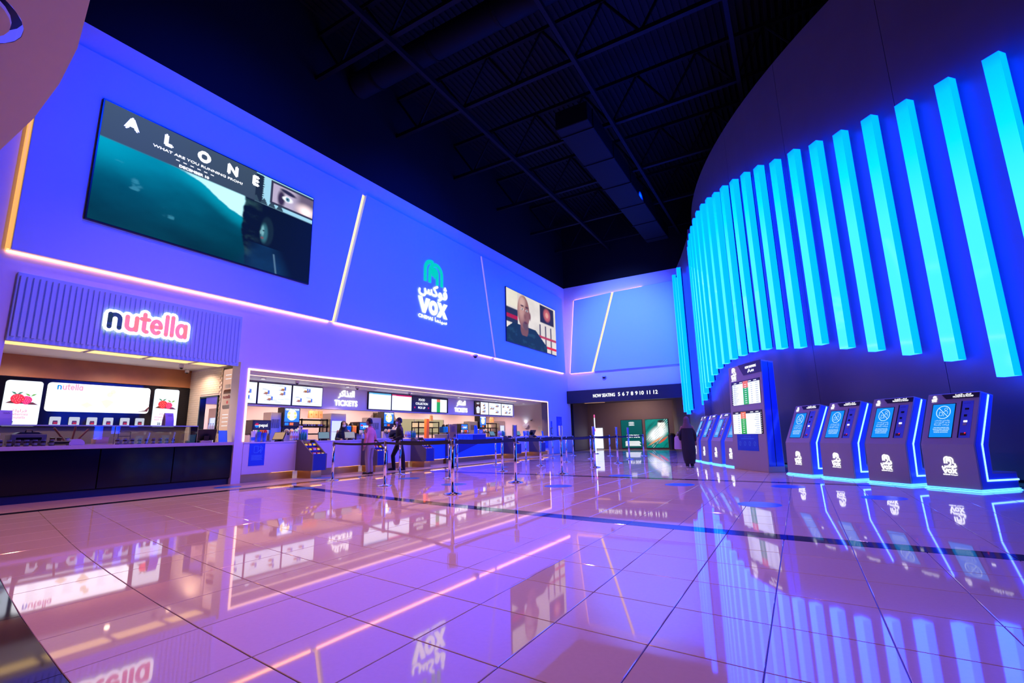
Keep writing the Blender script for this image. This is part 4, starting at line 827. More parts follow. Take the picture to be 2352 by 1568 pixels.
# ---- back line equipment, against the hall's back wall
BX=-15.6
for nm,y0,y1 in (('between the stall end and the nearest fridge',8.9,12.58),('from the nearest fridge to the far fridge',13.38,24.86)):
    bc=thing('back_counter','long steel back counter '+nm,'counter',(-15.4,y0,0),90); w=y1-y0; n=int(w/1.2); MB().box(0,w,-.08,.7,.86,.9).build('worktop','steel',bc)
    for i in range(n): MB().box(w*i/n+.01,w*(i+1)/n-.01,0,.48,.0,.86).build('door','steel',bc,bevel=.004)
def soda(y,label,lit,x=BX,w=.6):
    t=thing('soda_fountain',label,'drink machine',(x,y,.9),90,'soda fountains'); MB().box(0,w,.0,.4,.0,.34).build('body','card_lilac',t,bevel=.01); MB().box(-.03,w+.03,-.15,.4,.34,.80).build('head','plastic_black',t,bevel=.015)
    MB().quad(.03,w-.03,.50,.76,-.152).build('fascia','cela_blue' if lit else 'navy_fascia',t); q=MB(); text(q,'pepsi',w*.58,.58,.15,-.154,bold=.005); q.build('lettering','text_white',t); 
    for m,pts in (('heart_red',arc(w*.2,.63,.07,0,180,10)),('text_white',[(w*.2+.07,.63),(w*.2-.07,.63),(w*.2-.07,.62),(w*.2+.07,.615)]),('cela_blue',arc(w*.2,.62,.07,180,360,10))): MB().poly(pts,-.154).build('roundel',m,t)
    for k in range(8):
        q=MB(); x=.02+(w-.04)*k/7; q.box(x-.025,x+.025,-.20,-.15,.36,.47); q.lathe([(.015,.29),(.02,.36)],8,x,-.17); q.build('nozzle',('plastic_white','plastic_white','bottle_green','orange_pack','orange_pack','red_pack','plastic_white','blue_pack')[k],t)
    MB().box(0,w,-.16,0,.0,.03).build('drip_tray','steel',t); return t
soda(9.55,'dark soda fountain at the stall end of the back counter',False); soda(14.05,'soda fountain with a lit blue fascia behind the pink shirt man',True); soda(21.0,'soda fountain with a lit blue fascia above the navy desk',True)
def slush_tower(y,label,x=BX):
    t=thing('slush_tower',label,'drink machine',(x,y,.9),90,'slush towers'); w=.62
    MB().box(0,w,0,.4,0,.42).build('base','card_lilac',t,bevel=.01); MB().box(0,w,.04,.36,.42,.62).build('neck','plastic_black',t,bevel=.01); MB().box(-.02,w+.02,-.03,.33,.60,1.26).build('screen_case','plastic_black',t,bevel=.01)
    MB().quad(.02,w-.02,.76,1.23,-.032).build('lit_panel','cela_blue',t)
    q=MB(); q.disc(w/2,1.0,.19,-.033,20); text(q,'CELEBRATION',w/2,1.165,.075,-.033,bold=.003,width=w*.86); q.build('lit_print','white_glow',t); q=MB()
    for px,pz in ((.18,.93),(.44,.93),(.19,1.06),(.43,1.06)): q.disc(px,pz,.055,-.034,12)
    q.build('yellow_print','cela_yellow',t)
    for k,m in enumerate(('cela_blue','orange_pack','plastic_black')): MB().quad(.04+.19*k,.19+.19*k,.64,.73,-.033).build('flavour_tile',m,t)
    for k,m in enumerate(('jar_brown','slush_orange','bottle_green')):
        q=MB(); q.blob((.12+.19*k,-.06,.43),(.085,.09,.085),12,8); q.build('bowl','acrylic_clear',t,smooth=True); MB().blob((.12+.19*k,-.06,.42),(.055,.06,.055),10,7).build('slush',m,t,smooth=True); MB().box(.10+.19*k,.14+.19*k,-.17,-.12,.30,.36).build('tap','plastic_black',t)
    MB().box(0,w,-.18,0,0,.03).build('drip_tray','steel',t); return t
slush_tower(10.72,'slush machine with a glowing blue screen, nearest the stall'); slush_tower(15.5,'slush machine with a glowing blue screen behind the customers'); slush_tower(22.95,'slush machine with a glowing blue screen at the far end')
def steel_unit(y,w,h,label,x=BX-.05,vents=True):
    t=thing('steel_machine',label,'machine',(x,y,.9),90,'steel machines'); MB().box(0,w,0,.45,0,h).build('casing','steel',t,bevel=.01)
    if vents:
        for k in range(8): MB().box(.1*w+.09*w*k,.1*w+.09*w*k+.03*w,-.006,0,h*.5,h*.78).build('vent_slot','plastic_black',t)
    return t
steel_unit(10.28,.42,1.08,'tall steel ice machine left of the nearest slush machine'); steel_unit(14.75,.7,1.0,'tall steel ice machine behind the pink shirt man'); steel_unit(22.1,.75,.95,'round-topped steel machine left of the far slush machine')
def warmer(y,w,label,x=BX,food=True):
    t=thing('food_warmer',label,'warmer',(x,y,.9),90,'food warmers')
    for k in range(4): MB().box(0,w,-.05,.4,.05+.26*k,.09+.26*k).build('shelf','steel_dark',t)
    for a in (0,w-.04): 
        for b in (-.05,.36): MB().box(a,a+.04,b,b+.04,0,.88).build('upright','steel_dark',t)
    MB().box(.02,w-.02,.35,.36,.6,.82).build('lit_back','warm_back',t)
    if food:
        r=random.Random(3)
        for k in range(11):
            p=thing('wrapped_snack','%s wrapped snack from the left on the lit shelf of the nearest warmer'%ORD[k],'food',(x-.16,y+.08+(w-.16)*k/10,.9+.61),90+r.uniform(-20,20),'wrapped snacks in the warmer'); MB().blob((0,0,.045),(.045,.11,.045),8,5).build('wrap','food_warm',p); MB().box(-.03,.03,-.112,-.10,.02,.07).build('label_band','plastic_white',p)
    return t
warmer(11.42,1.15,'open food warmer with lit shelf right of the nearest slush machine'); warmer(17.75,1.55,'tall dark rack in front of the kitchen window',food=False); warmer(23.75,.95,'dark rack right of the far slush machine',food=False)
def paperbag(y,label,x=BX,z=1.81,rz=90):
    t=thing('paper_bag',label,'bag',(x+.02,y,z),rz,'brown paper bags'); MB().prism_x([(-.05,0),(.05,0),(.035,.27),(-.025,.27)],0,.17).build('bag','kraft',t); q=MB(); q.disc(.085,.13,.035,-.0415,12); q.build('print','cardboard_orange',t); MB().tube([(.05,-.02,.26),(.06,-.02,.32),(.11,-.02,.32),(.12,-.02,.26)],.005,5).build('handle','kraft',t)
for i,y in enumerate((11.72,11.94,12.14)): paperbag(y,'brown paper bag on top of the nearest food warmer, %s from the left'%ORD[i])
paperbag(18.62,'brown paper bag on top of the kitchen rack'); paperbag(24.0,'left brown paper bag on the far rack'); paperbag(24.2,'right brown paper bag on the far rack')
t=thing('orange_carton','tall orange carton standing on the kitchen rack','carton',(-15.36,18.12,.9),90); MB().box(0,.2,.02,.16,.0,1.0).build('box','cardboard_orange',t,bevel=.004); MB().box(.02,.18,.018,.02,.4,.8).build('print','cardboard_orange',t)
cooler('drinks_fridge','steel fridge with a glowing glass door right of the nearest warmer',(BX+.15,12.62,0),90,.72,2.0,.6); cooler('drinks_fridge','steel fridge with a glowing glass door at the far end',(BX+.15,25.0-.1,0),90,.55,1.9,.6)
def slush_vats(y,label,ms,x=BX):
    t=thing('slush_dispenser',label,'drink machine',(x,y,.9),90,'slush dispensers'); n=len(ms); w=.28*n
    MB().box(0,w,0,.4,0,.33).build('base','steel',t,bevel=.01)
    for k,m in enumerate(ms): MB().box(.02+.28*k,.26+.28*k,-.1,.3,.34,.64).build('vat',m,t,bevel=.02); MB().lathe([(.10,.64),(.11,.66),(.07,.74),(.03,.76)],12,.14+.28*k,.1).build('lid','plastic_black',t); MB().box(.12+.28*k,.16+.28*k,-.16,-.1,.26,.36).build('tap','plastic_black',t)
    return t
slush_vats(13.42,'slush dispenser with blue and orange vats beside the lit fridge',('slush_blue','slush_orange')); slush_vats(19.7,'slush dispenser with blue and red vats above the navy desk',('slush_blue','slush_orange','slush_red'))
# kitchen pass and window in the back wall
kp=MB(); kp.box(-16.9,-16.86,16.15,17.3,.9,2.2); t=struct(kp.build('door_2','kitchen_dark')); 
o=MB().box(-16.89,-16.84,17.6,21.3,1.2,1.95).build('window_1','kitchen_glow'); struct(o)
for y in (17.6,18.9,20.1,21.25): MB().box(-16.845,-16.82,y-.03,y+.03,1.2,1.95).build('mullion','steel',o)
t=thing('extractor_hood','dark kitchen hood seen through the kitchen doorway','hood',(-16.6,16.2,0),90); MB().prism_x([(-.1,1.75),(.25,1.75),(.25,2.15),(.1,2.15)],0,1.1).build('hood','kitchen_dark',t); MB().box(0,1.1,-.1,-.08,1.73,1.78).build('rim','steel',t)
t=thing('wall_lamp','white half-bowl wall lamp with cool light on the far end wall','wall lamp',(-14.0,25.49,1.62),0); MB().prism_y([(.18*math.cos(R(a)),.18*math.sin(R(a))) for a in range(180,361,15)],-.12,0).build('bowl','plastic_white',t); MB().box(-.15,.15,-.11,-.01,-.004,.004).build('lit_top','neon_tube',t); spot('wall_lamp_light',(-14.0,25.40,1.66),(-14.0,25.46,2.6),(.7,.9,1),10,110,1,.04)
t=thing('wall_lamp','white half-bowl wall lamp glowing above the slush dispenser','wall lamp',(-16.89,14.0,1.98),90); MB().prism_y([(.18*math.cos(R(a)),.18*math.sin(R(a))) for a in range(180,361,15)],-.12,0).build('bowl','plastic_white',t); MB().box(-.15,.15,-.11,-.01,-.004,.004).build('lit_top','neon_tube',t)
for k in range(3):
    t=thing('paper_sheet','printed sheet on the far end wall, %s from the hall back'%ORD[k],'paper',(-13.2+.22*k,25.495,1.25),0,'sheets on the end wall'); MB().box(0,.18,-.006,0,0,.3).build('sheet','plastic_white',t); q=MB()
    for j in range(6): q.quad(.02,.16,.05+.035*j,.06+.035*j,-.0075)
    q.build('print','kiosk_grey',t)
# ---- tills and small things on the front counters
pos((-12.32,8.38,.985),25,'till with a warm lit screen on the counter nearest the stall','pos_screen',.82)
pos((-12.3,9.82,.985),60,'till with a grey screen right of the first snack stand','pos_teal',.82); pos((-12.25,10.75,.985),62,'till with a grey screen in front of the veiled clerk','pos_teal',.82); pos((-12.35,12.85,.985),250,'till turned away behind the dark-clothed man')
pos((-12.3,19.1,.985),75,'till right of the navy desk','pos_teal',.82); pos((-12.3,21.5,.985),70,'till between the two far snack stands','pos_teal',.82); pos((-12.3,23.1,.985),250,'till on the last ticket counter')
def bottles(y,label,m,n=3,rows_=2,x=-12.22,z=.985,h=.24):
    for a in range(rows_):
        for b in range(n):
            t=thing('bottle','%s %s bottle %s'%(ORD[b]+(' front' if a==0 else ' back'),{'bottle_clear':'clear','bottle_green':'green'}[m],label),'bottle',(x-.075*a,y+.075*b,z),0,'bottles '+label)
            MB().lathe([(.028,0),(.033,.01),(.033,h*.6),(.012,h*.82),(.012,h*.94)],10).build('body',m,t,smooth=True); MB().lathe([(.0335,h*.2),(.0338,h*.48)],10).build('label_band','pink_box' if m=='bottle_clear' else 'bottle_green',t); MB().lathe([(.014,h*.94),(.014,h)],8).build('cap','plastic_white' if m=='bottle_clear' else 'blue_pack',t)
for y,l in ((8.72,'on the first snack stand'),(13.34,'on the third snack stand'),(19.65,'on the fourth snack stand'),(22.15,'on the fifth snack stand')):
    bottles(y,l,'bottle_clear',z=1.02); bottles(y+.27,l,'bottle_green',z=1.02,n=3)
t=thing('cup_tower','tall clear cup stack beside the water bottles on the first snack stand','cup stack',(-12.25,8.98,1.02),0); MB().lathe([(.035,0),(.05,.32),(.052,.36),(.04,.37)],12).build('cups','acrylic_clear',t); MB().lathe([(.052,.355),(.054,.385),(.03,.39)],12).build('rim','plastic_white',t)
t=thing('clear_tub','frosted clear tub standing at the first snack stand','tub',(-12.42,9.08,1.0),90); MB().box(0,.22,-.08,.08,0,.30).build('tub','acrylic',t,bevel=.01); MB().box(-.01,.23,-.09,.09,.30,.315).build('lid','plastic_white',t)
for k,(y,h,m) in enumerate(((7.62,.17,'plastic_white'),(7.78,.15,'cup_blue'),(7.93,.13,'cup_blue'))):
    t=thing('cup_stack',('tall white and blue cup on the counter nearest the stall','middle blue cup on the counter nearest the stall','short blue cup on the counter nearest the stall')[k],'cup',(-12.3,y,.985),0,'cups at the stall end'); MB().lathe([(.04,0),(.056,h+.1),(.058,h+.11),(.05,h+.11)],14).build('cup',m,t); MB().lathe([(.0425,.04),(.0515,.04+h*.5)],14).build('print_band','blue_pack',t)
def pump(y,label,x=-12.2,z=.985):
    t=thing('sanitiser_bottle',label,'bottle',(x,y,z),0,'sanitiser bottles'); MB().lathe([(.035,0),(.04,.02),(.04,.16),(.015,.2)],12).build('body','bottle_clear',t,smooth=True); MB().tube([(0,0,.2),(0,0,.26),(.05,0,.26)],.009,6).build('pump','plastic_white',t)
pump(11.25,'sanitiser pump bottle left of the pink shirt man'); pump(22.45,'sanitiser pump bottle on the far snack stand')
for y,l,z in ((24.05,'light blue notice card at the far end of the last counter',.985),(21.95,'light blue notice card left of the fifth snack stand',.985)):
    t=thing('notice_card',l,'notice',(-12.2,y,z),95,'counter notice cards'); MB().prism_x([(0,0),(.008,0),(.048,.25),(.04,.25)],0,.2).build('card','notice_light',t); MB().box(0,.2,0,.08,0,.006).build('foot','notice_light',t)
t=thing('desk_card','tilted pale leaflet holder at the left end of the navy desk','leaflet holder',(-11.98,15.55,1.125),80); MB().prism_x([(0,0),(.01,0),(.07,.36),(.055,.36)],0,.24).build('card','print_pale',t); MB().box(0,.24,0,.1,0,.008).build('foot','acrylic',t)
t=thing('desk_divider','slanted blue panel standing on the navy desk','panel',(-12.2,15.95,1.125),90); MB().prism_y([(0,0),(.3,0),(.3,.34),(.08,.34)],0,.03).build('board','blue_laminate',t); MB().box(0,.3,0,.1,0,.01).build('foot','blue_laminate',t)
t=thing('desk_divider','tall curved blue panel at the right end of the navy desk','panel',(-12.05,17.35,1.125),90); MB().prism_y([(0,0),(.22,0),(.24,.2),(.14,.36),(.0,.36)],0,.03).build('board','blue_laminate',t); MB().box(0,.22,0,.1,0,.01).build('foot','blue_laminate',t)
t=thing('cup_dispenser','grey tin box beside the tall blue panel on the navy desk','box',(-12.1,17.66,1.125),90); MB().box(0,.28,-.08,.08,0,.2).build('box','steel',t,bevel=.01); MB().box(.03,.25,-.083,-.08,.03,.15).build('print','print_pale',t)
for i,(y,w) in enumerate(((9.25,.30),(12.0,.5),(7.9,.22))):
    t=thing('counter_tray',('flat lilac tray beside the first snack stand','flat lilac tray in front of the pink shirt man','dark round tray on the counter nearest the stall')[i],'tray',(-12.45,y,.985),90); MB().box(0,w,-.14,.14,0,.02).build('base','card_lilac' if i<2 else 'tray',t,bevel=.006); MB().box(-.01,w+.01,-.15,-.14,0,.035).build('rim','card_lilac' if i<2 else 'tray',t)
# ------------------------------------------------------------------ self-service kiosks along the curved wall
def kiosk_frame():
    t=thing('ticket_kiosk','','kiosk',(0,0,0),0,'self-service ticket kiosks'); w=.78
    prof=[(0,.035),(.03,.72),(.42,1.56),(.70,1.50),(.36,.70),(.33,.30),(.86,.28),(.86,.035)]
    MB().prism_x(prof,0,w).build('body','kiosk_grey',t,bevel=.006)
    ins=[(.035,.05),(.06,.72),(.44,1.53),(.67,1.485),(.335,.705),(.30,.27),(.83,.255),(.83,.05)]
    for x0,x1 in ((-.004,0),(w,w+.004)): MB().prism_x(ins,x0,x1).build('side_panel','kiosk_side',t)
    for s in (-.012,w+.004):
        q=MB(); P=[(.565,1.49),(.20,.72),(.165,.17),(.85,.165)]
        for a,b in zip(P[:-1],P[1:]):
            d=Vector((b[0]-a[0],b[1]-a[1])).normalized(); n=Vector((-d.y,d.x))*.013
            e=Vector(d)*.012; q.prism_x([(a[0]-n.x-e.x,a[1]-n.y-e.y),(a[0]+n.x-e.x,a[1]+n.y-e.y),(b[0]+n.x+e.x,b[1]+n.y+e.y),(b[0]-n.x+e.x,b[1]-n.y+e.y)],s,s+.008)
        q.build('side_led','kiosk_led_core',t)
    q=MB(); q.box(-.025,w+.025,-.025,.88,.0,.012); q.box(-.01,w+.01,-.01,.87,.022,.034); q.build('base_glow','kiosk_led',t)
    MB().box(.02,w-.02,.02,.84,.012,.022).build('base_plate','black_gloss',t)
    # upper face frame: u to the right, v up along the slope
    du=Vector((0,.39,.84)).normalized(); L=math.hypot(.39,.84); nrm=Vector((0,-du.z,du.y))
    def X(off): return Matrix(((1,0,0,0),(0,-nrm.y*-1,du.y,.03),(0,nrm.z*-1*-1,du.z,.72),(0,0,0,1))) if 0 else Matrix(((1,0,0,0),(0,-nrm.y,du.y,.03),(0,-nrm.z,du.z,.72),(0,0,0,1)))
    def fm(): m=MB(); m.X=X(0); return m
    fm().box(.10,.46,-.004,.01,.115,.735).build('screen_frame','plastic_black',t)
    s=fm().quad(.112,.448,.125,.725,-.005).build('screen','screen_blue',t)
    q=fm(); cx,cz=.285,.575; q.stroke([(cx+.105*math.cos(R(a)),cz+.115*math.sin(R(a))) for a in range(0,360,15)],.012,-.0065,closed=True); q.stroke([(cx-.075,cz+.08),(cx+.075,cz-.08)],.010,-.0065)
    q.stroke([(cx+.035+.022*math.cos(R(a)),cz+.055+.024*math.sin(R(a))) for a in range(0,360,40)],.006,-.0065,closed=True); q.stroke([(cx+.0,cz+.0),(cx+.03,cz+.025),(cx+.065,cz+.01),(cx+.065,cz-.03)],.006,-.0065); q.stroke([(cx+.01,cz-.07),(cx+.01,cz-.03)],.006,-.0065)
    q.stroke([(cx-.06,cz-.06),(cx-.055,cz+.01),(cx-.01,cz-.01),(cx-.012,cz-.06),(cx-.06,cz-.06)],.007,-.0065)
    for k,l in enumerate(('\uFEB3\uFEFC\uFEE3\uFE98\uFEDC\uFEE2 \uFEED\uFEAD\uFE8D\uFEA3\uFE98\uFEDC\uFEE2','\uFEE3\uFEA4\uFE98\uFEEE\uFEF3\uFE8E\uFE97 \uFEEB\uFEAC\uFE8D','\uFE8D\uFEDF\uFEA0\uFEEC\uFE8E\uFEAF \uFEE3\uFED0\uFEE0\uFED6')): text(q,l,cx,.415-.038*k,.036,-.0065,width=.23)
    for k,l in enumerate(('FOR YOUR COMFORT AND','PEACE OF MIND, THIS KIOSK','IS CLOSED TO MAINTAIN','PHYSICAL DISTANCING')): text(q,l,cx,.29-.028*k,.021,-.0065,bold=.0008,width=(.23,.25,.22,.21)[k])
    q.build('screen_print','screen_blue_text',s)
    fm().box(.54,.71,-.003,.01,.115,.765).build('card_panel','kiosk_side',t); 
    for nm,a,m in (('panel_shadow',(.535,.55,.115,.765),'plastic_black'),('scanner_slot',(.60,.655,.605,.635),'plastic_black'),('card_slot',(.595,.635,.485,.52),'plastic_black'),('keypad',(.595,.645,.33,.375),'kiosk_grey'),('lit_tile',(.60,.65,.385,.415),'white_glow'),('receipt_slot',(.575,.655,.155,.20),'jar_brown'),('status_light',(.632,.65,.185,.205),'red_glow')):
        fm().box(a[0],a[1],-.008 if nm!='status_light' else -.011,0,a[2],a[3]).build(nm,m,t)
    q=fm(); text(q,'SELF SERVICE',.625,.715,.016,-.0045); q.build('panel_print','plastic_black',t)
    fm().prism_y([(.22,.905),(.30,.82),(.775,.82),(.775,.905)],-.008,0).build('header','kiosk_dark',t)
    q=fm(); text(q,'TICKETS & FOOD',.545,.838,.036,-.0095,bold=.0014,width=.30); text(q,AR_FOOD+' \uFEED '+AR_TICKETS,.545,.873,.036,-.0095,bold=.001,width=.23); q.build('header_print','white_glow',t)
    q=fm(); vox_mark(q,q,.075,.775,.085,-.009,bold=.03); q.build('small_emblem','white_glow',t)
    q=MB(); sl=Matrix(((1,0,0,0),(0,1,.043,0),(0,-.043,1,.035),(0,0,0,1))); q.X=sl; vox_mark(q,q,.28,.20,.215,-.008,d=.006,bold=.03); q.build('emblem','white_glow',t)
    return t
k0=None
KA=[(216.7,'nearest of the kiosks beside the schedule board on its right side'),(219.38,'second kiosk to the right of the tall schedule board'),(222.1,'third kiosk to the right of the tall schedule board'),(224.7,'largest kiosk at the right end of the row'),
    (209.15,'kiosk partly hidden behind the left edge of the schedule board'),(206.4,'second kiosk to the left of the tall schedule board'),(203.5,'third kiosk to the left of the tall schedule board'),(200.6,'farthest kiosk behind the walking woman'),]
for i,(a,l) in enumerate(KA):
    p=dp(a,23.0); rz=a+90+1.0
    if k0 is None: k0=kiosk_frame(); t=k0; t.location=p; t.rotation_euler=(0,0,R(rz))
    else: t=dup(k0,p,rz)
    t['label']='grey self-service kiosk with cyan edge lights, '+l if i<0 else l
# tall schedule board
p=dp(211.35,23.15); t=thing('schedule_board','tall leaning board with two schedule screens between the kiosks','information board',p,211.35+90+2.2); w=1.66; H=2.78; ln=.13
MB().prism_x([(0,.0),(ln,H),(ln+.32,H-.05),(.42,0)],0,w).build('body','kiosk_grey',t,bevel=.006)
for x0,x1 in ((-.004,0),(w,w+.004)): MB().prism_x([(.03,.14),(ln+.02,H-.04),(ln+.30,H-.09),(.40,.14)],x0,x1).build('side_panel','kiosk_side_blue',t)
q=MB(); q.prism_x([(.20,.15),(.212,.15),(.312,H-.06),(.30,H-.06)],w+.004,w+.008); q.build('side_seam','plastic_black',t)
def fm():
    m=MB(); a=math.atan2(ln,H); m.X=Matrix(((1,0,0,0),(0,math.cos(a),math.sin(a),0),(0,-math.sin(a),math.cos(a),0),(0,0,0,1))); return m
fm().prism_y([(.56,H),(.82,H-.30),(w+.01,H-.30),(w+.01,H)],-.02,0).build('header','kiosk_dark',t)
q=fm(); text(q,'NOW SHOWING',1.20,H-.14,.085,-.022,bold=.004,width=.52); text(q,AR_NOW,1.20,H-.235,.09,-.022,bold=.003,width=.3); q.build('header_print','white_glow',t)
q=fm(); vox_mark(q,q,.16,H-.40,.27,-.012,bold=.03); q.build('emblem','white_glow',t)
for n,(z0,z1,flip) in enumerate(((1.70,2.34,False),(.93,1.53,True))):
    a,b=.13,w-.10; s=fm().box(a,b,-.012,0,z0,z1).build('screen','plastic_black',t); y=-.014
    hx=.07; x0,x1=(a+hx,b) if not flip else (a,b-hx); fm().quad(x0,x1,z0,z1-.07,y).build('screen_white','screen_white',s)
    g0,g1=(a+.62,a+.88) if not flip else (a+.42,a+.68)
    fm().quad(g0,g1,z0,z1-.20,y-.001).build('green_rows','green_row',s); fm().quad(g0,g1,z1-.20,z1-.02,y-.001).build('orange_rows','orange_row',s)
    q=fm(); d=fm()
    for k in range(10):
        z=z0+.035+.054*k
        if not flip: d.quad(x0+.04,x0+.22+.05*(k%3),z,z+.012,y-.001); d.quad(x0+.04,x0+.16,z+.02,z+.03,y-.001); d.quad(g1+.12,g1+.20,z,z+.014,y-.001); d.quad(g1+.35,g1+.47,z,z+.014,y-.001)
        else: d.quad(x1-.28+.04*(k%3),x1-.06,z,z+.012,y-.001); d.quad(a+.06,a+.10,z,z+.012,y-.001); d.quad(a+.26,a+.36,z,z+.014,y-.001)
        q.quad((g0+g1)/2-.05,(g0+g1)/2+.05,z,z+.014,y-.002); xx=a+.03 if not flip else b-.04; q.quad(xx,xx+.02,z,z+.018,y)
    for xx in (.15,.45,.9,1.15): q.quad(a+xx,a+xx+.14,z1-.05,z1-.03,y)
    tag(q.build('row_numbers','text_white',s),kind='stuff'); tag(d.build('row_text','grey_text',s),kind='stuff')
s=fm().box(.27,1.30,-.008,0,.50,.92).build('blue_notice','notice_blue',t); q=fm()
text(q,'STAY SAFE',.8,.84,.05,-.009,width=.35); q.quad(.48,1.12,.80,.815,-.009)
for k in range(4): x=.42+.24*k; q.stroke([(x+.05*math.cos(R(a)),.68+.055*math.sin(R(a))) for a in range(0,360,30)],.012,-.009,closed=True); q.stroke([(x-.02,.64),(x+.03,.72)],.012,-.009)
q.build('print','notice_light',s)
# ------------------------------------------------------------------ queue posts and belts
PL={}
def post():
    t=thing('queue_post','','queue post',(0,0,0),0,'chrome queue posts'); MB().lathe([(.16,0),(.165,.008),(.15,.018),(.06,.035),(.035,.05)],24).build('base','chrome',t,smooth=True); MB().lathe([(.032,.045),(.032,.86)],16).build('pole','chrome',t,smooth=True); MB().lathe([(.036,.85),(.038,.86),(.038,.945),(.030,.955)],16).build('belt_head','steel',t,smooth=True); return t
p0=post()
P55=[(-5.50,7.22),(-5.49,9.47),(-5.49,11.9),(-5.57,14.5),(-5.60,16.8),(-5.95,19.3),(-6.2,22.3)]
P76=[(-7.88,7.93),(-7.65,9.91),(-7.62,12.38),(-7.68,14.95),(-7.68,17.1),(-7.66,19.55),(-7.75,22.2)]
P97=[(-10.30,8.55),(-9.96,10.6),(-9.71,12.98),(-9.70,15.31),(-9.67,17.54),(-9.71,20.13),(-9.78,22.6)]
first=True
for nm,row in (('row nearest the kiosks',P55),('middle row',P76),('row nearest the ticket counters',P97)):
    for i,(x,y) in enumerate(row):
        t=p0 if first else dup(p0); first=False; t.location=(x,y,0); t['label']='chrome queue post, %s from the camera in the %s'%(ORD[i],nm)
def belt(a,b,label):
    a=Vector((*a,0)); b=Vector((*b,0)); d=(b-a); L=d.length; t=thing('queue_belt',label,'belt',a,math.degrees(math.atan2(d.y,d.x)),'black queue belts')
    n=8; vs=[]; fs=[]
    for i in range(n+1):
        x=.04+(L-.08)*i/n; s=-.025*4*(i/n)*(1-i/n)
        for y in (-.0015,.0015):
            for z in (.885,.935): vs.append((x,y,z+s))
    for i in range(n): o=4*i; fs+=[(o,o+4,o+5,o+1),(o+2,o+3,o+7,o+6),(o+1,o+5,o+7,o+3),(o,o+2,o+6,o+4)]
    MB().add(vs,fs).build('strap','belt',t); MB().box(L-.07,L-.038,-.012,.012,.88,.94).build('clip','plastic_black',t)
belt(P97[0],P76[0],'black belt between the first posts of the counter row and the middle row'); belt(P76[0],P55[0],'black belt between the first posts of the middle row and the kiosk row'); belt(P97[1],P76[1],'black belt between the second posts of the counter row and the middle row')
for nm,row,st in (('kiosk row',P55,0),('middle row',P76,1),('counter row',P97,1)):
    for i in range(st,len(row)-1): belt(row[i],row[i+1],'black belt along the %s from its %s post to its %s'%(nm,ORD[i],ORD[i+1]))
def holder(x,y,rz,label,white=True,wide=.20):
    t=thing('sign_holder',label,'sign holder',(x,y,.95),rz,'sign holders on the queue posts'); MB().box(-.02,.02,-.012,.012,0,.03).build('clamp','steel',t); MB().box(-wide/2,wide/2,-.014,.014,.03,.29).build('pocket','acrylic_clear',t)
    MB().box(-wide/2+.02,wide/2-.02,-.004,.004,.045,.28).build('sheet','print_pale' if white else 'notice_light',t); q=MB()
    for k in range(6): q.quad(-wide/2+.05,wide/2-.05,.15+.018*k,.156+.018*k,-.0155)
    text(q,'A',.035,.06,.07,-.0155,bold=.003) if white else None
    q.build('print','notice_blue',t); MB().box(-wide/2-.008,-wide/2,-.016,.016,.03,.295).build('edge','chrome',t); MB().box(wide/2,wide/2+.008,-.016,.016,.03,.295).build('edge','chrome',t)
holder(*P55[0],42,'clear sign holder with a white sheet on the nearest queue post',True,.16)
for i in range(1,6): holder(*P55[i],75,'narrow clear sign holder on the %s post of the kiosk row'%ORD[i],False,.10)
# round floor stickers
def sticker(x,y,label,r=.28):
    t=thing('floor_sticker',label,'floor sticker',(x,y,.0005),0,'round blue floor stickers'); MB().lathe([(r,0),(r-.003,.0015)],28).build('disc','sticker_blue',t); q=MB(); q.X=Matrix(((1,0,0,0),(0,0,1,0),(0,-1,0,0),(0,0,0,1)))
    for k in range(3): q.quad(-r*.55,r*.55,.05*k-.1,.05*k-.08,-.002)
    q.stroke([(.05*s+r*.05,.10+.06*abs(s)) for s in (-2,-1,0,1,2)],.012,-.002); q.build('print','notice_light',t)
for x,y,l in ((-.60,7.75,'blue floor sticker in front of the schedule board and first kiosk'),(-2.15,10.1,'pale blue floor sticker in front of the kiosks left of the board'),(.95,9.1,'blue floor sticker in front of the right-hand kiosks'),(-.3,10.35,'blue floor sticker by the base of the first kiosk'),(-9.3,6.9,'faint floor sticker on the bright floor beside the black stripe corner'),(-6.6,8.7,'blue floor sticker between the two nearest rows of queue posts'),(-4.3,9.1,'faint blue floor sticker beyond the black stripe in the hall middle'),(-3.9,11.8,'blue floor sticker past the second black stripe'),
  (-11.3,6.5,'blue floor sticker on the brown border by the stall pillar'),(-11.2,9.0,'pale sticker on the brown border by the first snack stand'),(-8.7,9.6,'blue floor sticker inside the queue near the first posts'),(-8.7,14,'faint blue floor sticker deep inside the queue')): sticker(x,y,l)
# ------------------------------------------------------------------ passage: posters, notice, bin, lit totem
def poster(name,label,x0,x1,img):
    t=thing(name,label,'poster',(x0,31.99,0),0,'lit posters in the passage'); w=x1-x0; MB().box(0,w,-.05,0,.06,1.9).build('frame','plastic_black',t,bevel=.005); panel('poster_image',img,.02,w-.02,.08,1.88,-.053,'screen_paint',t); return t,w
u,v,img=canvas(24,30); img=img+np.array([.0,.095,.10]); img*=(.8+.4*v)[...,None]
t,w=poster('lit_poster','dark green lit poster with white lettering in the passage',-10.3,-8.86,img); q=MB()
for k in range(3): q.quad(w/2-.18,w/2+.2,1.52+.09*k,1.55+.09*k,-.055); q.quad(w/2-.12,w/2+.14,1.56+.09*k,1.575+.09*k,-.055)
text(q,'DIRTY DEAL',w/2+.08,.74,.26,-.055,bold=.01,width=.85)
for k in range(6): q.quad(.24+.03*(k%2),w-.16-.04*(k%3),.2+.055*k,.24+.055*k,-.055)
q.build('lettering','text_white',t)
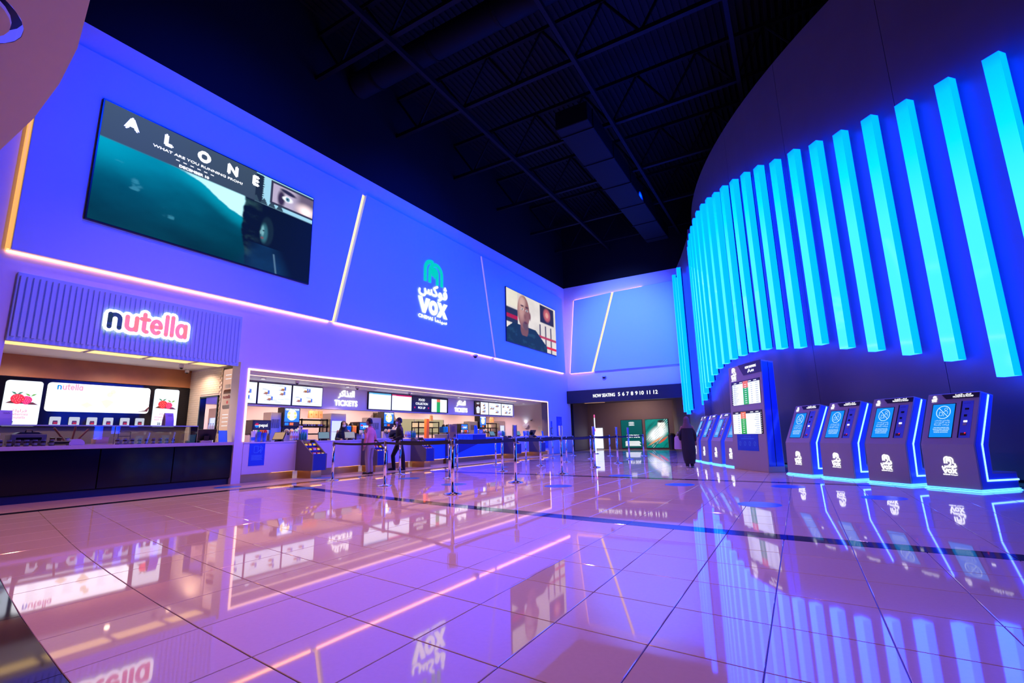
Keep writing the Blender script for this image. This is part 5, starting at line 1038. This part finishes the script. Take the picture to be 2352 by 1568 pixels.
u,v,img=canvas(60,80); n1=noise2(u,v,6,41); dg=(u-.2)*.75+(.6-v); st=noise2(dg*3+2,(u+v)*.3+.2,6,42)
img=img+np.stack([.0*u,.10+.35*st,.10+.28*st],-1)*.8; img=mixc(img,ell(u,v,.52,.5,.42,.20,.5,25),(1.1,1.15,1.15)); img=mixc(img,ell(u,v,.72,.80,.16,.14,.3),(1.1,1.05,.95)); img=mixc(img,ell(u,v,.72,.92,.16,.05,.3),(.02,.03,.03))
for k in range(14): c=.15+.05*k; img=mixc(img,np.exp(-(((u-c)+(v-.3)*-1.2+.1)/.012)**2)*(n1>.45)*.7,(.01,.14,.15) if k%2 else (.9,1,1))
img=mixc(img,ell(u,v,.75,.27,.2,.035,.5,30),(.75,.10,.04)); img=mixc(img,ell(u,v,.42,.24,.30,.03,.6,25),(.9,.35,.15))
poster('lit_poster','lit poster of a streaked white running figure in the passage',-8.68,-7.2,img)
t=thing('white_notice_board','white notice panel low on the passage wall','notice board',(-12.45,31.985,0),0); MB().box(0,.85,-.04,0,.05,1.42).build('board','screen_white',t); MB().box(-.02,.87,-.03,0,.62,.66).build('rail','plastic_black',t)
t=thing('litter_bin','black litter bin standing beside the running figure poster','bin',(-6.74,30.6,0),0); MB().lathe([(.20,0),(.22,.05),(.23,.75),(.22,.8)],16).build('body','bin_black',t); MB().lathe([(.23,.8),(.235,.86),(.17,.95),(.05,.98)],16).build('lid','bin_black',t)
t=thing('lit_pole','slim upright pole with a glowing pink and white tube','light pole',(-9.35,24.6,0),0)
MB().lathe([(.14,0),(.15,.02),(.03,.04)],16).build('base','chrome',t); MB().lathe([(.028,.03),(.028,2.0)],10).build('tube','neon_tube',t); MB().lathe([(.029,1.86),(.029,2.02),(.01,2.03)],10).build('top_tube','neon_red',t); MB().lathe([(.029,1.15),(.029,1.3)],10).build('middle_tube','neon_red',t)
dome_camera((-9.6,27.2,4.35),0,'small dome camera on the far wall under the pale panel',.12)
t=thing('side_poster','lit poster sliver in the dark gap at the passage entrance','poster',(-12.6,28.99,0),0); MB().box(-.5,.0,-.04,0,.2,2.0).build('frame','plastic_black',t); MB().box(-.46,-.02,-.045,-.04,.9,1.7).build('panel','yellow_dim',t)
# light bars carry no print; their glossy fronts mirror the lit lettering
# ------------------------------------------------------------------ people
def fuse(mb,name,m,parent,vox=.012,smooth=2):
    o=mb.build(name,m,None); md=o.modifiers.new('r','REMESH'); md.mode='VOXEL'; md.voxel_size=vox
    ms=o.modifiers.new('s','SMOOTH'); ms.factor=.5; ms.iterations=smooth
    dg=bpy.context.evaluated_depsgraph_get(); dg.update(); me=bpy.data.meshes.new_from_object(o.evaluated_get(dg))
    me.polygons.foreach_set('use_smooth',[True]*len(me.polygons)); old=o.data; o.modifiers.clear(); o.data=me; bpy.data.meshes.remove(old); me.name=name; o.parent=parent; return o
def limb(mb,pts,rs):
    P=[Vector(p) for p in pts]; Q=[]; S=[]
    for i in range(len(P)-1):
        for k in range(6): f=k/6; Q.append(P[i].lerp(P[i+1],f)); S.append(rs[i]*(1-f)+rs[i+1]*f)
    Q.append(P[-1]); S.append(rs[-1]); mb.tube(Q,S,12); mb.blob(P[0],rs[0],10,7); mb.blob(P[-1],rs[-1],10,7)
    for p,r in zip(P[1:-1],rs[1:-1]): mb.blob(p,r*1.0,10,7)
def ellrings(mb,rings,n=20):     # rings (cx,cy,z,rx,ry)
    vs=[];fs=[]
    for cx,cy,z,rx,ry in rings:
        for i in range(n): a=2*PI*i/n; vs.append((cx+rx*math.cos(a),cy+ry*math.sin(a),z))
    for j in range(len(rings)-1):
        for i in range(n): fs.append((j*n+i,j*n+(i+1)%n,(j+1)*n+(i+1)%n,(j+1)*n+i))
    fs.append(tuple(range(n))[::-1]); fs.append(tuple((len(rings)-1)*n+i for i in range(n))); mb.add(vs,fs)
def hand(mb,w,d,side):
    w=Vector(w); d=Vector(d).normalized(); s=Vector((0,0,1)).cross(d); s=s.normalized() if s.length>.1 else Vector((0,1,0)); dn=d.cross(s)
    pc=w+d*.05; mb.blob(w+d*.02,(.026,.026,.026)); mb.tube([w,pc,w+d*.09],[.026,.036,.034],10)
    for k,(o,l) in enumerate(((-.030,.062),(-.010,.074),(.010,.070),(.029,.054))):
        a=w+d*.08+s*o; b=a+d*l*.55; c=b+(d*.8+dn*.6)*l*.45; mb.tube([a,b,c],[.0105,.0098,.008],7); mb.blob(c,.008,6,5)
    a=w+d*.03-s*.03*side; b=a+(d*.6-s*.8*side)*.035; c=b+d*.03; mb.tube([a,b,c],[.013,.0115,.009],7); mb.blob(c,.009,6,5)
# every figure faces -y in its own frame and stands on z=0
def person(label,loc,rz,H=1.74,shirt='shirt_pink',legs='trousers_khaki',shoe='shoe_black',skin='skin',mask='mask_blue',stance=((-.09,.0),(.09,.02)),arms=None,sleeve=1.0,hair='hair',headturn=(0,0),lower=True,collar=True,apron=False,veil=False):
    t=thing('person',label,'person',loc,rz); k=H/1.75; V=lambda *p:tuple(c*k for c in p)
    arms=arms or (((-.20,0,1.42),(-.25,.02,1.14),(-.22,-.06,.90)),((.20,0,1.42),(.25,.02,1.14),(.22,-.06,.90)))
    hx,hy=headturn
    b=MB(); limb(b,[V(0,.01,1.40),V(0,-.005,1.50),V(hx*.3,-.01,1.56)],[.062*k,.055*k,.055*k]); b.blob(V(hx,-.015+hy,1.645),V(.075,.094,.112),14,11); b.blob(V(hx,-.045+hy,1.575),V(.052,.058,.045),12,8)
    b.blob(V(hx,-.112+hy,1.625),V(.013,.018,.024),8,6); b.blob(V(hx,-.10+hy,1.578),V(.022,.012,.009),8,5)
    for s in (-1,1): b.blob(V(hx+s*.077,.0+hy,1.635),V(.012,.024,.033),8,6)
    for (sh,el,wr),s in zip(arms,(-1,1)):
        limb(b,[V(*sh),V(*el),V(*wr)],[.045*k,.036*k,.026*k]); dv=Vector(wr)-Vector(el); hand(b,V(*wr),dv,s)
    ellrings(b,[V(0,.0,z,rx,ry) for z,rx,ry in ((.90,.14,.09),(1.05,.125,.085),(1.25,.15,.095),(1.40,.15,.08),(1.46,.06,.05))])
    for fx,fy in stance: limb(b,[V(fx*.9,0,.92),V(fx,fy-.02,.50),V(fx,fy,.09)],[.075*k,.055*k,.04*k]); b.blob(V(fx,fy-.04,.05),V(.04,.10,.04),10,6)
    body=fuse(b,'body',skin,t,.010,1)
    for s in (-1,1): q=MB(); q.blob(V(hx+s*.03,-.099+hy,1.645),V(.014,.008,.008),8,6); q.build('eye','plastic_white',t,smooth=True); q=MB(); q.blob(V(hx+s*.03,-.1065+hy,1.645),V(.006,.003,.006),6,5); q.build('iris','hair',t,smooth=True)
    c=MB(); ellrings(c,[V(0,.0,z,rx,ry) for z,rx,ry in ((.93,.175,.122),(1.02,.165,.118),(1.15,.165,.118),(1.28,.185,.125),(1.38,.19,.112),(1.44,.13,.085),(1.48,.066,.062))])
    for (sh,el,wr),s in zip(arms,(-1,1)):
        we=Vector(el).lerp(Vector(wr),sleeve*.94); limb(c,[V(*(Vector(sh)*.94)),V(*el),tuple(we*k)],[.068*k,.054*k,.042*k])
    fuse(c,'shirt',shirt,t,.012,2)
    if collar: q=MB(); q.tube([V(.065*math.cos(R(a)),.005+.065*math.sin(R(a)),1.49) for a in range(-80,281,20)],.013*k,6); q.build('collar',shirt,t,smooth=True)
    if lower:
        g=MB(); ellrings(g,[V(0,0,z,rx,ry) for z,rx,ry in ((.80,.165,.115),(.92,.17,.118),(.98,.160,.112))])
        for fx,fy in stance: limb(g,[V(fx*.85,.0,.86),V(fx,fy-.03,.48),V(fx,fy+.01,.085)],[.098*k,.074*k,.062*k])
        fuse(g,'trousers',legs,t,.013,2); q=MB(); q.tube([V(.172*math.cos(R(a)),.12*math.sin(R(a)),.965) for a in range(0,361,15)],.014*k,6); q.build('belt','shoe_black',t,smooth=True)
        for fx,fy in stance: q=MB(); q.blob(V(fx,fy-.055,.042),V(.046,.135,.042),12,8); q.box(*[c*k for c in (fx-.042,fx+.042,fy-.17,fy+.07,0,.02)]); q.build('shoe',shoe,t,smooth=True)
    if not veil:
        h=MB(); h.blob(V(hx,.008+hy,1.675),V(.083,.100,.098),14,10); h.blob(V(hx,.045+hy,1.63),V(.078,.070,.09),12,8); q=fuse(h,'hair',hair,t,.010,1)
        me=q.data; bm=bmesh.new(); bm.from_mesh(me); bmesh.ops.delete(bm,geom=[v_ for v_ in bm.verts if v_.co.y<(-.052+hy)*k and v_.co.z<1.70*k or v_.co.z<1.575*k],context='VERTS'); bm.to_mesh(me); bm.free()
    else:
        h=MB(); h.blob(V(hx,.015+hy,1.66),V(.10,.115,.125),14,10); ellrings(h,[V(hx*.6,.01+hy*.6,z,rx,ry) for z,rx,ry in ((1.36,.20,.14),(1.45,.15,.12),(1.54,.11,.11),(1.62,.10,.115))]); q=fuse(h,'headscarf',hair,t,.010,2)
        bm=bmesh.new(); bm.from_mesh(q.data); bmesh.ops.delete(bm,geom=[v_ for v_ in bm.verts if v_.co.y<(-.055+hy)*k and abs(v_.co.x-hx*k)<.062*k and 1.555*k<v_.co.z<1.715*k],context='VERTS'); bm.to_mesh(q.data); bm.free()
    if mask:
        m=MB(); m.blob(V(hx,-.062+hy,1.588),V(.064,.062,.058),14,10); o=m.build('face_mask',mask,t,smooth=True)
        q=MB(); 
        for s in (-1,1): q.tube([V(hx+s*.055,-.075+hy,1.61),V(hx+s*.08,.005+hy,1.64)],.004*k,5)
        q.build('mask_strap',mask,t)
    if apron:
        q=MB(); q.stroke([(-.10*k,1.45*k),(.12*k,1.02*k)],.03*k,.0); q.stroke([(.10*k,1.45*k),(-.12*k,1.02*k)],.03*k,.0); q.X=None
        for i,vv in enumerate(q.v): q.v[i]=(vv[0],.128*k,vv[2])
        q.build('apron_strap','shoe_black',t)
    return t
# facing: rz=0 looks towards -y; counters lie towards -x (rz=-90 looks to -x)
person('man in a pink shirt and khaki trousers standing at the ticket counter',(-11.0,10.42,0),-78,1.60,arms=(((-.20,0,1.42),(-.26,.03,1.13),(-.20,-.17,1.02)),((.20,0,1.42),(.27,.05,1.14),(.26,-.02,.88))),stance=((-.11,.0),(.10,.02)),headturn=(.02,-.03))
person('man in dark clothes with a white mask waiting behind the queue belt',(-11.25,11.92,0),-35,1.66,shirt='shirt_black',legs='trousers_black',skin='skin_dark',mask='mask_white',stance=((-.17,-.14),(.17,.12)),arms=(((-.20,0,1.42),(-.24,.03,1.13),(-.10,-.20,1.08)),((.20,0,1.42),(.25,.05,1.13),(.12,-.18,1.02))),headturn=(-.03,-.02))
person('veiled clerk in black with a white mask behind the ticket counter',(-13.25,11.35,0),62,1.60,shirt='shirt_black',legs='trousers_black',mask='mask_white',hair='shirt_black',veil=True,arms=(((-.19,0,1.40),(-.24,-.02,1.12),(-.14,-.24,1.10)),((.19,0,1.40),(.24,-.02,1.12),(.14,-.26,1.10))))
person('clerk in a grey shirt with crossed apron straps seen from behind',(-13.55,14.15,0),150,1.68,shirt='shirt_grey',legs='trousers_black',mask='mask_blue',apron=True,arms=(((-.20,0,1.42),(-.27,-.02,1.14),(-.2,-.22,1.1)),((.20,0,1.42),(.27,-.02,1.14),(.2,-.24,1.14))))
# walking woman in a long dark robe
t=person('woman in a long dark robe carrying a pale bag, walking to the passage',(-2.85,15.0,0),186,1.44,shirt='abaya',legs='abaya',shoe='shoe_grey',mask=None,hair='scarf',veil=True,stance=((-.07,-.05),(.08,.10)),arms=(((-.18,0,1.40),(-.25,.02,1.14),(-.24,-.06,.92)),((.18,0,1.40),(.27,.02,1.14),(.27,-.04,.90))))
k=1.44/1.75; g=MB(); ellrings(g,[(0,0,z*k,rx*k,ry*k) for z,rx,ry in ((.14,.17,.16),(.30,.21,.19),(.60,.24,.20),(.95,.225,.17),(1.2,.23,.15),(1.38,.20,.13),(1.46,.09,.08))])
fuse(g,'robe','abaya',t,.013,2)
b=thing('shoulder_bag','pale lilac bag hanging from the walking woman\'s hand','bag',(-3.13,15.03,.52),186); MB().prism_y([(-.13,0),(.13,0),(.10,.36),(-.06,.40)],-.07,.07).build('bag_body','bag_lilac',b,bevel=.03,seg=2,smooth=True); MB().tube([(-.05,0,.38),(0,0,.50),(.07,0,.36)],.01,6).build('strap','bag_lilac',b)
